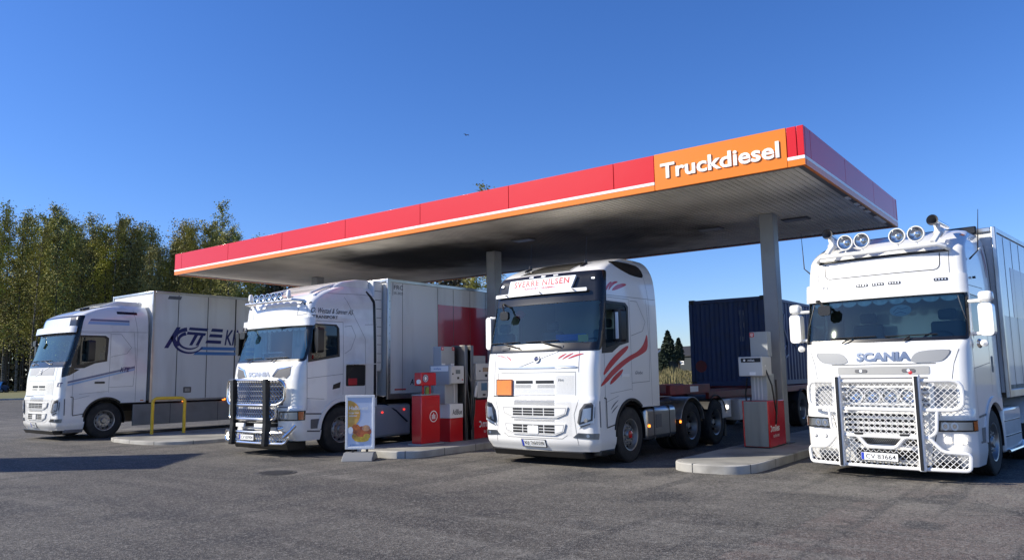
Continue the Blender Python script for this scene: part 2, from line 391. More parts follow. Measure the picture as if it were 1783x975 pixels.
def interior(parent, cab, zw, extra=None):
    y0 = cab.st(zw)+.13
    b = MB(); hw = cab.hw(zw)-.08
    b.prism([(y0-.10, zw-.02), (y0+.12, zw+.015), (y0+.38, zw-.05), (y0+.45, zw-.45), (y0-.12, zw-.45)], lambda y, z: (-hw, y, z), lambda y, z: (hw, y, z)); b.build('dashboard', INTER, parent)
    for x in (-.62, .62): seat(parent, x, y0+.75, zw-.45)
    b = MB(); c = Vector((.62, y0+.42, zw+.02)); n = Vector((0, -.55, .83)).normalized(); a = Vector((1, 0, 0)); d = n.cross(a)
    b.tube([c+(a*math.cos(t)+d*math.sin(t))*.22 for t in [2*math.pi*k/24 for k in range(24)]], .016, 6, closed=True)
    b.cyl(c-n*.10, c, .05, 10); b.box(c.x-.2, c.x+.2, c.y-.02, c.y+.02, c.z-.02, c.z+.0); b.build('steering_wheel', BLACK, parent)
def plate(parent, f, x0, x1, z0, z1, txt, d=.02):
    b = MB(); flat_poly(b, rrect(x0-.012, x1+.012, z0-.012, z1+.012, .012), f, d-.004); o = b.build('number_plate', INK, parent)
    b = MB(); flat_poly(b, rrect(x0, x1, z0, z1, .01), f, d, d-.01); b.build('plate_face', SIGNW, o)
    b = MB(); flat_poly(b, [(x0+.004, z0+.004), (x0+.045, z0+.004), (x0+.045, z1-.004), (x0+.004, z1-.004)], f, d+.002, d-.001); b.build('plate_band', BLUE, o)
    g = lambda a, z, off: f(a, z, d+off)
    flat_text('plate_lettering', INK, o, txt, g, x0+.07, x1-.03, z0+.022, z1-.022, bold=.002)
    return o
def diamond(b, poly, f, step=.075, r=.0045, inside=None, sx=1.0):
    """expanded-metal diamonds clipped to a 2-D polygon, laid on f(x,z)"""
    def clip(c, sgn):
        pts = []; n = len(poly)
        for i in range(n):
            (x0, z0), (x1, z1) = poly[i], poly[(i+1) % n]; f0 = z0-sgn*x0*sx-c; f1 = z1-sgn*x1*sx-c
            if (f0 < 0) != (f1 < 0):
                t = f0/(f0-f1); pts.append((x0+(x1-x0)*t, z0+(z1-z0)*t))
        pts.sort(); return [(pts[i], pts[i+1]) for i in range(0, len(pts)-1, 2)]
    zz = [p[1] for p in poly]; xx = [p[0] for p in poly]; rng = (max(xx)-min(xx))*sx+(max(zz)-min(zz)); c0 = min(zz)-max(abs(min(xx)), abs(max(xx)))*sx-.1
    k = int((max(zz)-c0+max(abs(min(xx)), abs(max(xx)))*sx)/step)+2
    for sgn in (1, -1):
        for i in range(k):
            for a, e in clip(c0+i*step, sgn):
                if math.dist(a, e) > .02: b.cyl(f(*a), f(*e), r, 4)
def fender(parent, x0, x1, cy, cz, r, a0=20, a1=160, mt=CHASSIS, th=.02, name='mudguard'):
    rr = []
    for i in range(17):
        a = R(a0+(a1-a0)*i/16); c, s_ = math.cos(a), math.sin(a)
        rr.append([(x0, cy+r*c, cz+r*s_), (x1, cy+r*c, cz+r*s_), (x1, cy+(r+th)*c, cz+(r+th)*s_), (x0, cy+(r+th)*c, cz+(r+th)*s_)])
    b = MB(); b.rings(rr); return b.build(name, mt, parent, bevel=.006)
def archpts(cy, cz, r, yfront, ybot, yrear, zrear, zb, z0):
    P = [(yfront, z0), (ybot-.02, z0), (ybot, zb)]
    a0 = math.pi-math.asin(min(1, max(-1, (zb-cz)/r))); a1 = math.asin(min(1, (zrear-cz)/r)) if zrear < cz+r else .5
    for i in range(14):
        a = a0+(a1-a0)*i/13; P.append((cy+r*math.cos(a), cz+r*math.sin(a)))
    P += [(yrear, zrear)]; return P
def arch_lip(cab, parent, cy, cz, r, zb, zrear, mt, w=.05, sg=1):
    a0 = math.pi-math.asin((zb-cz)/r); a1 = math.asin((zrear-cz)/r)
    inn = [(cy+(r-.0)*math.cos(a0+(a1-a0)*i/18), cz+(r-.0)*math.sin(a0+(a1-a0)*i/18)) for i in range(19)]
    out = [(cy+(r+w)*math.cos(a0+(a1-a0)*i/18), cz+(r+w)*math.sin(a0+(a1-a0)*i/18)) for i in range(19)]
    V = inn+out; F = [(i, i+1, i+20, i+19) for i in range(18)]
    return cab.patch('arch_trim', mt, parent, None, space='s', sg=sg, tris=(V, F), off=.02, thick=.06)
def chassis(parent, y0, y1, axles, tank=None, hub=None, rear_r=.5, fy=1.36, fhub=None, cabw=1.2, mudg=True, tankm=ALU):
    b = MB()
    for x in (-.42, .42): b.box(x-.04, x+.04, y0, y1, .72, 1.0)
    for y in np.arange(y0+.4, y1, 1.1): b.box(-.40, .40, y-.04, y+.04, .78, .96)
    for y in [fy]+axles: b.cyl((-1.0, y, .5), (1.0, y, .5), .07, 10)
    b.box(-1.0, 1.0, .55, 2.2, .92, 1.15); b.build('chassis_frame', CHASSIS, parent, bevel=.01)
    for s in (1, -1):
        wheel(parent, s*(cabw-.19), fy, .5, .5, .32, s, True, fhub)
        for y in axles: wheel(parent, s*(cabw-.20), y, .5, .5, .32, s, False); 
        for y in axles: wheel(parent, s*(cabw-.55), y, .5, .5, .30, -s, False)
        fender(parent, s*(cabw-.40), s*(cabw-.02), fy, .5, .56, -10, 190, BLACK, .012, 'wheel_arch_liner')
    b = MB(); b.box(-.55, .55, 1.2, 2.2, .45, 1.0); b.build('engine', CHASSIS, parent, bevel=.03)

def mirror_unit(parent, cab, sg, x, y, z0, z1, mt, armz, w=.24, d=.15, small=True):
    b = MB(); b.prism(rrect(-w/2, w/2, z0, z1, .06), lambda a, z: (x+a, y-d/2, z), lambda a, z: (x+a, y+d/2, z)); o = b.build('mirror', mt, parent, bevel=.035, seg=3)
    b = MB(); b.prism(rrect(-w/2+.03, w/2-.03, z0+.03, z1-.03, .04), lambda a, z: (x+a, y+d/2+.001, z), lambda a, z: (x+a, y+d/2+.004, z)); b.build('mirror_glass', CHROME, o)
    b = MB()
    for z in armz:
        u = cab.su(y+.02, z, sg); p = cab.S(u, z, -.01); b.tube([p, (x-sg*.08, y-.01, z), (x, y, z+.01)], .028, 8)
    b.build('mirror_arm', mt, o)
    return o

# ================================================================== GROUND AND SETTING
def ground_material():
    m = bpy.data.materials.new('asphalt'); m.use_nodes = True; n = m.node_tree; p = n.nodes['Principled BSDF']; L = n.links
    def N(t): return n.nodes.new(t)
    geo = N('ShaderNodeNewGeometry'); pos = geo.outputs['Position']
    def noise(sc_, det=5, rough=.6, vec=pos):
        k = N('ShaderNodeTexNoise'); k.inputs['Scale'].default_value = sc_; k.inputs['Detail'].default_value = det; k.inputs['Roughness'].default_value = rough; L.new(vec, k.inputs['Vector']); return k.outputs[0]
    def mr(v, a, b, c=0, d=1):
        k = N('ShaderNodeMapRange'); L.new(v, k.inputs[0]); k.inputs[1].default_value = a; k.inputs[2].default_value = b; k.inputs[3].default_value = c; k.inputs[4].default_value = d; return k.outputs[0]
    def mix(f, a, b, mode='MIX'):
        k = N('ShaderNodeMix'); k.data_type = 'RGBA'; k.blend_type = mode
        for i, v in ((0, f), (6, a), (7, b)):
            if isinstance(v, tuple): k.inputs[i].default_value = (*v, 1)
            elif isinstance(v, (int, float)): k.inputs[i].default_value = v
            else: L.new(v, k.inputs[i])
        return k.outputs[2]
    def math_(op, a, b):
        k = N('ShaderNodeMath'); k.operation = op
        for i, v in enumerate((a, b)):
            if isinstance(v, (int, float)): k.inputs[i].default_value = v
            else: L.new(v, k.inputs[i])
        return k.outputs[0]
    sp = N('ShaderNodeSeparateXYZ'); L.new(pos, sp.inputs[0]); X, Y = sp.outputs[0], sp.outputs[1]
    base = mix(mr(noise(.35), .35, .65), (.064, .057, .048), (.106, .096, .081))
    # newer brown-toned asphalt to the right of a joint that runs across the forecourt
    d = math_('ADD', math_('ADD', math_('MULTIPLY', X, 1.0), math_('MULTIPLY', Y, -.083)), math_('MULTIPLY', math_('SUBTRACT', noise(1.2, 4), .5), .22))
    br = mr(d, JOINT-.03, JOINT+.03)
    base = mix(br, base, mix(mr(noise(.6), .35, .65), (.112, .083, .070), (.152, .120, .101)))
    jl = N('ShaderNodeMath'); jl.operation = 'ABSOLUTE'; L.new(math_('SUBTRACT', d, JOINT), jl.inputs[0]); base = mix(mr(jl.outputs[0], .008, .03, .7, 0), base, (.03, .028, .026))
    # dust blown along the islands and stretched stains
    mp = N('ShaderNodeMapping'); mp.inputs['Rotation'].default_value = (0, 0, R(-35)); mp.inputs['Scale'].default_value = (.12, 1, 1); L.new(pos, mp.inputs[0])
    st = noise(1.1, 6, .65, mp.outputs[0])
    base = mix(mr(st, .50, .58, 0, .72), base, (.036, .033, .030))
    base = mix(mr(st, .46, .36, 0, .7), base, (.19, .178, .155))
    dust = math_('MULTIPLY', mr(Y, 7.6, 10.8), mr(Y, 14.5, 12.5)); dust = math_('MULTIPLY', dust, mr(noise(.8, 5), .38, .62)); base = mix(math_('MULTIPLY', dust, .85), base, (.23, .21, .175))
    oil = noise(.9, 3, .5); base = mix(mr(oil, .57, .66, 0, .85), base, (.028, .027, .027))
    mp2 = N('ShaderNodeMapping'); mp2.inputs['Rotation'].default_value = (0, 0, R(12)); mp2.inputs['Scale'].default_value = (1.6, .10, 1); L.new(pos, mp2.inputs[0])
    ty = noise(1.3, 4, .5, mp2.outputs[0]); base = mix(mr(ty, .54, .61, 0, .62), base, (.034, .033, .032))          # tyre tracks pulled out of the lanes
    sm = noise(4.5, 7, .7); base = mix(mr(sm, .56, .68, 0, .6), base, (.20, .187, .16)); base = mix(mr(sm, .40, .28, 0, .6), base, (.035, .034, .033))
    # aggregate
    vo = N('ShaderNodeTexVoronoi'); vo.inputs['Scale'].default_value = 85; L.new(pos, vo.inputs['Vector'])
    g = mr(vo.outputs['Distance'], .1, .75); gcol = N('ShaderNodeSeparateColor'); L.new(vo.outputs['Color'], gcol.inputs[0])
    base = mix(mr(gcol.outputs[0], .60, 1, 0, .75), base, (.30, .28, .25))
    base = mix(mr(gcol.outputs[1], .55, 1, 0, .75), base, (.018, .017, .017))
    vo2 = N('ShaderNodeTexVoronoi'); vo2.inputs['Scale'].default_value = 34; L.new(pos, vo2.inputs['Vector']); g2 = N('ShaderNodeSeparateColor'); L.new(vo2.outputs['Color'], g2.inputs[0])
    base = mix(mr(g2.outputs[0], .78, 1, 0, .5), base, (.26, .245, .22)); base = mix(mr(g2.outputs[1], .75, 1, 0, .5), base, (.028, .027, .026))
    base = mix(mr(noise(9, 4), .35, .7, .0, .35), base, (.04, .039, .037))
    # cracks
    cr = N('ShaderNodeTexVoronoi'); cr.feature = 'DISTANCE_TO_EDGE'; cr.inputs['Scale'].default_value = .16
    wv = N('ShaderNodeVectorMath'); wv.operation = 'ADD'; nn = N('ShaderNodeTexNoise'); nn.inputs['Scale'].default_value = 1.5; nn.inputs['Detail'].default_value = 6; L.new(pos, nn.inputs['Vector'])
    L.new(pos, wv.inputs[0]); L.new(nn.outputs['Color'], wv.inputs[1]); L.new(wv.outputs[0], cr.inputs['Vector'])
    base = mix(mr(cr.outputs['Distance'], .0005, .0022, .55, 0), base, (.02, .02, .02))
    L.new(base, p.inputs['Base Color']); p.inputs['Roughness'].default_value = .78; p.inputs['Specular IOR Level'].default_value = .35
    bp = N('ShaderNodeBump'); bp.inputs['Strength'].default_value = .55; bp.inputs['Distance'].default_value = .006; L.new(g, bp.inputs['Height']); L.new(bp.outputs[0], p.inputs['Normal'])
    return m
JOINT = -3.41
def W(r, F, z=0):                                 # camera-heading frame to world (r right, F forward)
    return (r*math.cos(YAW)+F*math.sin(YAW), -r*math.sin(YAW)+F*math.cos(YAW), z)
b = MB(); n = 24
b.add([(-260+i*400/n, -60+j*400/n, 0) for j in range(n+1) for i in range(n+1)], [(j*(n+1)+i, j*(n+1)+i+1, (j+1)*(n+1)+i+1, (j+1)*(n+1)+i) for j in range(n) for i in range(n)])
b.add([(-900, -600, -.05), (900, -600, -.05), (900, 1200, -.05), (-900, 1200, -.05)], [(0, 1, 2, 3)])
tag(b.build('ground', ground_material()), kind='structure')
GRASS = mat('spring_grass', (.10, .115, .035), .9, noise=((.17, .145, .07), 1.5, .35, .7))
DRYG = mat('dry_grass', (.20, .165, .075), .9, noise=((.10, .105, .04), 3, .4, .7))
# verge: low swell behind the asphalt on the left and behind the forecourt
def strip(name, pts, rows, m):
    b = MB(); n = len(pts)
    V = [W(r*k, F*k, z) for k, z in rows for r, F in pts]
    b.add(V, [(j*n+i, j*n+i+1, (j+1)*n+i+1, (j+1)*n+i) for j in range(len(rows)-1) for i in range(n-1)], True)
    return tag(b.build(name, m), kind='structure')
arc = [(math.sin(R(a))*84, math.cos(R(a))*84) for a in range(-62, 8, 2)]
strip('grass_verge', arc, [(.99, -.02), (1, .14), (1.1, .25), (1.3, .3), (2.2, .3)], GRASS)
arc2 = [(math.sin(R(a))*80, math.cos(R(a))*80) for a in range(8, 60, 2)]
strip('grass_bank', arc2, [(.99, -.02), (1, .15), (1.1, .9), (1.22, 1.45), (1.45, 1.6), (2.6, 1.2)], DRYG)
b = MB()
for i in range(9000):
    a = R(random.uniform(9, 24)); k = random.uniform(80, 100); z = np.interp(k/80, [1, 1.1, 1.22, 1.45], [.15, .9, 1.45, 1.6]); x, y, _ = W(math.sin(a)*k, math.cos(a)*k)
    h = random.uniform(.25, .75)*(1+.5*math.sin(a*160)); t = random.uniform(0, 6.28); dx, dy = math.cos(t)*.07, math.sin(t)*.07; lx, ly = random.uniform(-.2, .2), random.uniform(-.2, .2)
    b.add([(x-dx, y-dy, z-.05), (x+dx, y+dy, z-.05), (x+lx, y+ly, z+h)], [(0, 1, 2)])
tag(b.build('tall_grass', DRYG), 'tall dry yellow grass growing on the bank behind the trucks', 'grass', kind='stuff')
b = MB()
for i in range(len(arc)-1):
    p, q = arc[i], arc[i+1]
    f = lambda P, k, z: W(P[0]*k, P[1]*k, z)
    b.add([f(p, .986, 0), f(q, .986, 0), f(q, .986, .14), f(p, .986, .14), f(q, .99, .14), f(p, .99, .14)], [(0, 1, 2, 3), (3, 2, 4, 5)])
tag(b.build('kerb', CONC), kind='structure')

# ------------------------------------------------------------------ trees
def leafmat(name, a, b_, c):
    m = bpy.data.materials.new(name); m.use_nodes = True; n = m.node_tree; p = n.nodes['Principled BSDF']; L = n.links
    oi = n.nodes.new('ShaderNodeObjectInfo'); geo = n.nodes.new('ShaderNodeNewGeometry'); nz = n.nodes.new('ShaderNodeTexNoise'); nz.inputs['Scale'].default_value = .45
    L.new(geo.outputs['Position'], nz.inputs['Vector'])
    m1 = n.nodes.new('ShaderNodeMix'); m1.data_type = 'RGBA'; m1.inputs[6].default_value = (*a, 1); m1.inputs[7].default_value = (*b_, 1); L.new(oi.outputs['Random'], m1.inputs[0])
    m2 = n.nodes.new('ShaderNodeMix'); m2.data_type = 'RGBA'; m2.inputs[7].default_value = (*c, 1); r = n.nodes.new('ShaderNodeMapRange'); r.inputs[1].default_value = .4; r.inputs[2].default_value = .7
    L.new(nz.outputs[0], r.inputs[0]); L.new(r.outputs[0], m2.inputs[0]); L.new(m1.outputs[2], m2.inputs[6]); L.new(m2.outputs[2], p.inputs['Base Color'])
    p.inputs['Roughness'].default_value = .7; p.inputs['Specular IOR Level'].default_value = .2; return m
LEAF = leafmat('birch_leaves', (.40, .40, .07), (.25, .225, .085), (.22, .21, .08))
BARK = mat('birch_bark', (.17, .16, .14), .8, noise=((.03, .028, .025), 3, .42, .6, (1, 1, 2.5)))
TWIG = mat('twigs', (.05, .038, .03), .9)
NEEDLE = mat('spruce_needles', (.018, .03, .014), .9)
def birch_mesh(seed, H=22., dens=3000, spread=1.0):
    rnd = random.Random(seed); tr = MB(); cr = MB(); tw = MB()
    lean = rnd.uniform(-.5, .5)
    def tp(t): return Vector((lean*t*t, .3*math.sin(t*3+seed), H*t*.97))
    tr.tube([tp(i/9) for i in range(10)], [.16*(1-i/9.6)+.012 for i in range(10)], 6)
    tips = []
    for k in range(58):
        t = .20+.79*(k/58)**.85; a = rnd.uniform(0, 6.28); base = tp(t)
        prof = (1-t)**.65*1.0+.10; L = spread*(1.0+2.1*prof)*rnd.uniform(.6, 1.15); up = rnd.uniform(.6, 1.5)
        pts = [base]; d = Vector((math.cos(a), math.sin(a), up)).normalized(); p = base.copy()
        for q in range(4):
            p = p+d*L/4; d = (d+Vector((rnd.uniform(-.25, .25), rnd.uniform(-.25, .25), rnd.uniform(-.25, .15)))).normalized(); pts.append(p.copy()); tips.append((p.copy(), L))
        tw.tube(pts, [.045, .035, .025, .016, .006], 4, cap=False)
        for q in range(3):
            s0 = pts[rnd.randint(1, 4)]; dd = Vector((rnd.uniform(-1, 1), rnd.uniform(-1, 1), rnd.uniform(-.2, 1))).normalized(); tw.tube([s0, s0+dd*L*.3, s0+dd*L*.5+Vector((0, 0, -.1))], [.018, .012, .005], 3, cap=False)
    for k in range(dens):
        c, L = tips[rnd.randrange(len(tips))]; g = L*.19
        p = c+Vector((rnd.gauss(0, g), rnd.gauss(0, g), rnd.gauss(0, g*1.2))); s_ = rnd.uniform(.045, .12)
        n1 = Vector((rnd.gauss(0, 1), rnd.gauss(0, 1), rnd.gauss(0, 1))).normalized(); n2 = n1.orthogonal().normalized()*s_; n1 = n1*s_
        cr.add([p-n1, p+n2, p+n1*.9, p-n2*.8], [(0, 1, 2, 3)])
    return tr, tw, cr
protos = []
for sd_ in range(8):
    tr, tw, cr = birch_mesh(sd_, 22, [9000, 4200, 7600, 10500, 3000, 8000, 9000, 5600][sd_], [1, .8, 1.1, 1.05, .8, .9, 1.15, .9][sd_])
    t = tr.build('birch_tree', BARK); tw.build('branches', TWIG, t); cr.build('crown', LEAF, t); protos.append(t)
def copy_tree(o, parent=None, keep=True):
    c = o.copy(); COL.objects.link(c)
    if parent is not None: c.parent = parent
    for ch in o.children: copy_tree(ch, c)
    return c
LBL = ['leafy yellow-green birch standing at the forest edge on the left', 'nearly bare thin birch with brown twigs at the forest edge on the left',
       'olive green birch with a loose wide crown at the forest edge on the left', 'dense fresh green birch with a full crown at the forest edge on the left',
       'slim bare birch with only a few buds at the forest edge on the left', 'brownish green narrow birch at the forest edge on the left',
       'broad yellow-green birch with drooping branches at the forest edge on the left', 'sparse pale green birch at the forest edge on the left']
rnd = random.Random(3); used = set(); DARKB = mat('dark_bark', (.07, .062, .052), .85)
tp_px = [(-60, 378, 0), (5, 352, 1), (45, 372, 2), (75, 388, 4), (108, 357, 3), (128, 380, 5), (150, 415, 7), (172, 370, 1), (188, 392, 0), (205, 372, 4), (228, 388, 6), (250, 402, 5), (268, 432, 7), (285, 430, 5), (305, 418, 3), (322, 388, 6), (345, 392, 2),
         (368, 385, 0), (392, 345, 4), (405, 390, 7), (420, 400, 5), (22, 372, 5), (60, 380, 6), (90, 372, 0), (140, 385, 1), (215, 380, 3), (335, 400, 7), (240, 395, 2), (380, 395, 1), (-25, 365, 3), (160, 395, 2), (300, 425, 1), (440, 420, 2), (465, 430, 0), (120, 372, 7)]
for i, (u, v, k) in enumerate(tp_px):
    F = rnd.uniform(96, 108) if i < 22 else rnd.uniform(104, 116); r = (u-891)/1315.5*F*1.02; horiz = 664-(u)*.0165
    H = (horiz-v)/1315.5*F*1.0+1.35
    if k in used: t = copy_tree(protos[k])
    else: t = protos[k]; used.add(k)
    t.location = W(r, F, .2); t.rotation_euler = (0, 0, rnd.uniform(0, 6.28)); s_ = H/21.6; t.scale = (s_*1.05, s_*1.05, s_)
    tag(t, LBL[k], 'tree', 'birches along the forest edge')
for i in range(26):
    u = -70+i*21+rnd.uniform(-7, 7); v = rnd.uniform(392, 432); F = rnd.uniform(112, 122); k = rnd.randrange(8); r = (u-891)/1315.5*F*1.02; H = (664-u*.0165-v)/1315.5*F+1.35
    t = copy_tree(protos[k]); t.location = W(r, F, .2); t.rotation_euler = (0, 0, rnd.uniform(0, 6.28)); s_ = H/21.6; t.scale = (s_*1.1, s_*1.1, s_)
    tag(t, 'birch in the second row, partly hidden behind the edge of the wood', 'tree', 'second row of birches')
for u, v, k, F in ((845, 322, 4, 95), (822, 475, 3, 88), (860, 468, 6, 92)):
    t = copy_tree(protos[k]); r = (u-891)/1315.5*F; H = (651-v)/1315.5*F+1.35; t.location = W(r, F, .2); s_ = H/21.6; t.scale = (s_*1.2, s_*1.2, s_)
    t.rotation_euler = (0, 0, u)
    tag(t, {4: 'tall bare birch whose twigs rise above the canopy roof', 3: 'green birch seen between the trailer and the canopy soffit', 6: 'leafy birch seen beside the middle canopy column'}[k], 'tree', 'trees behind the canopy')
# the mass of the wood behind its edge
b = MB(); rnd = random.Random(9)
for i in range(70000):
    a = R(rnd.uniform(-46, -3)); F = rnd.uniform(108, 124); top = 16.5+1.5*math.sin(a*23)+1.2*math.sin(a*61)
    z = .3+(top)*rnd.random(); x, y, _ = W(math.tan(a)*F, F); s_ = rnd.uniform(.12, .42)
    n1 = Vector((rnd.gauss(0, 1), rnd.gauss(0, 1), rnd.gauss(0, 1))).normalized(); n2 = n1.orthogonal().normalized()*s_; n1 = n1*s_; p = Vector((x, y, z))
    b.add([p-n1, p+n2, p+n1*.9, p-n2*.8], [(0, 1, 2, 3)])
WOOD = mat('wood_undergrowth', (.085, .078, .035), .9, noise=((.035, .03, .02), .35, .4, .65))
tag(b.build('forest', WOOD), 'dense dark mass of the wood behind its front row of birches', 'forest', kind='stuff')
b = MB()
for i in range(900):
    a = R(rnd.uniform(-46, -3)); F = rnd.uniform(104, 135); x, y, _ = W(math.tan(a)*F, F); h = rnd.uniform(9, 17); l = rnd.uniform(-.6, .6)
    b.tube([(x, y, 0), (x+l*.3, y, h*.5), (x+l, y, h)], [.10, .07, .03], 4, cap=False)
tag(b.build('forest_trunks', DARKB), 'countless thin pale trunks inside the wood', 'forest', kind='stuff')
def spruce(x, y, z, H, R0, label, z0_=2.3):
    t = empty('conifer_tree', (x, y, z), 0, label, 'tree', 'conifers by the dark house'); r = random.Random(int(H*10)); b = MB(); b.tube([(0, 0, 0), (0, 0, H)], [.18, .02], 6); b.build('trunk', TWIG, t)
    b = MB()
    for k in range(3200):
        q = r.random()**.8; a0_ = r.uniform(0, 6.28); zz = z0_+(H-z0_)*q; rad = R0*(1-q)**.8*(.62+.38*math.sin(q*23+a0_*3)*math.cos(q*61)+r.uniform(-.12, .2))+.05; a = r.uniform(0, 6.28); d = rad*math.sqrt(r.random()); s_ = r.uniform(.12, .34)
        p = Vector((d*math.cos(a), d*math.sin(a), zz-.3*d)); n1 = Vector((r.gauss(0, 1), r.gauss(0, 1), r.gauss(0, .6))).normalized()*s_; n2 = n1.orthogonal().normalized()*s_*.6
        b.add([p-n1, p+n2, p+n1, p-n2], [(0, 1, 2, 3)])
    b.build('crown', NEEDLE, t)
p = W((1160-891)/1315.5*118, 118); spruce(p[0], p[1], 1.2, 6.6, 1.9, 'taller dark conifer beside the white truck with red stripes, left of the house')
p = W((1178-891)/1315.5*122, 122); spruce(p[0], p[1], 1.2, 5.6, 1.1, 'smaller dark conifer in front of the dark house roof')
p = W((1150-891)/1315.5*116, 116); spruce(p[0], p[1], 1.2, 3.6, 1.6, 'low bushy conifer at the foot of the taller conifer', .5)
# house
hp = W((1205-891)/1315.5*150, 150); hz = YAW
def house(loc, rz, w_, d_, h_, rh, label, wins, chim=True, barge=False):
    t = empty('house', loc, rz, label, 'house')
    b = MB(); b.box(-w_/2, w_/2, -d_/2, d_/2, 0, h_); b.prism([(-d_/2, h_), (d_/2, h_), (0, h_+rh)], lambda y, z: (-w_/2, y, z), lambda y, z: (w_/2, y, z)); b.build('wall', DKWALL, t)
    b = MB(); rf = []
    for s in (-1, 1):
        b.add([(-w_/2-.4, s*(d_/2+.4), h_-.25), (w_/2+.4, s*(d_/2+.4), h_-.25), (w_/2+.4, 0, h_+rh+.05), (-w_/2-.4, 0, h_+rh+.05), (-w_/2-.4, s*(d_/2+.4), h_-.1), (w_/2+.4, s*(d_/2+.4), h_-.1), (w_/2+.4, 0, h_+rh+.2), (-w_/2-.4, 0, h_+rh+.2)], [(0, 1, 2, 3), (4, 5, 6, 7), (0, 1, 5, 4), (1, 2, 6, 5), (3, 0, 4, 7)])
    rf = b.build('roof', TILE, t)
    if chim: bx('chimney', TILE, rf, .6, 1.5, -.5, .4, h_+rh-.4, h_+rh+.9)
    if barge:
        b = MB()
        for s in (-1, 1):
            b.add([(w_/2+.42, s*(d_/2+.4), h_-.3), (w_/2+.42, 0, h_+rh), (w_/2+.42, 0, h_+rh+.3), (w_/2+.42, s*(d_/2+.4), h_)], [(0, 1, 2, 3)])
        b.build('bargeboard', SIGNW, rf)
    for x in wins:
        b = MB(); b.box(x-.6, x+.6, -d_/2-.06, -d_/2-.005, h_-1.75, h_-.55); f = b.build('window', SIGNW, t)
        b = MB()
        for q in (-.26, .26):
            for z in (h_-1.42, h_-.88): b.box(x+q-.2, x+q+.2, -d_/2-.075, -d_/2-.062, z-.2, z+.2)
        b.build('pane', BGLOSS, f)
    return t
house((hp[0], hp[1], .6), hz, 14, 8, 4.0, 1.75, 'dark timber house with white-framed windows and chimney beyond the grass bank', (-5.9, -3.9, -2.5, -.5, 2.6))
hp = W((1132-891)/1315.5*128, 128); house((hp[0], hp[1], .6), hz+R(0), 7, 6, 2.4, 2.2, 'small dark outbuilding with white bargeboards left of the house', (), False, True)
# parked car far left
cp = W((-1-891)/1315.5*97, 97)
car = empty('parked_car', (cp[0], cp[1], .24), YAW+.1, 'small blue hatchback parked at the forest edge, far left', 'car')
CARB = mat('blue_car_paint', (.02, .14, .42), .3, coat=1)
b = MB(); side = smooth2([(-2, .35), (-2.05, .75), (-1.3, .95), (-.6, 1.42), (1.1, 1.46), (1.85, 1.0), (2.0, .6), (1.95, .3)], 2)
b.prism(side, lambda x, z: (x, -.85, z), lambda x, z: (x, .85, z)); b.build('car_body', CARB, car, bevel=.08, seg=3)
for s in (-1, 1):
    b = MB(); b.prism([(-1.1, .98), (-.6, 1.36), (1.0, 1.38), (1.5, 1.0)], lambda x, z: (x, s*.853, z), lambda x, z: (x, s*.862, z)); b.build('side_window', BGLOSS, car)
b = MB(); b.add([(-1.32, -.7, .97), (-1.32, .7, .97), (-.66, .62, 1.40), (-.66, -.62, 1.40)], [(0, 1, 2, 3)]); b.build('windscreen', BGLOSS, car)
for x in (-1.25, 1.25):
    for s in (-1, 1): wheel(car, x, s*.76, .31, .31, .2, s, True); car.children[-1].rotation_euler = (0, 0, R(90))
# bird
q = ax*((812-891.5)/1315.5)+ay*((487.5-236)/1315.5)+az; q = q*42+Vector((0, 0, CAMH))
b = MB()
b.tube([(-.16, 0, 0), (-.08, 0, .01), (.05, 0, .012), (.15, 0, .02), (.2, 0, .02)], [.006, .03, .035, .022, .004], 8)
for s in (-1, 1): b.add([(-.05, 0, .02), (.06, 0, .02), (.08, s*.16, .10), (-.04, s*.34, .05), (-.06, s*.2, .08)], [(0, 1, 2, 3, 4)])
bird = b.build('bird', mat('bird_feathers', (.05, .05, .055), .8)); bird.location = q; bird.scale = (.62, .62, .62); bird.rotation_euler = (0, 0, -YAW-.9); tag(bird, 'small dark bird gliding in the blue sky above the canopy', 'bird')

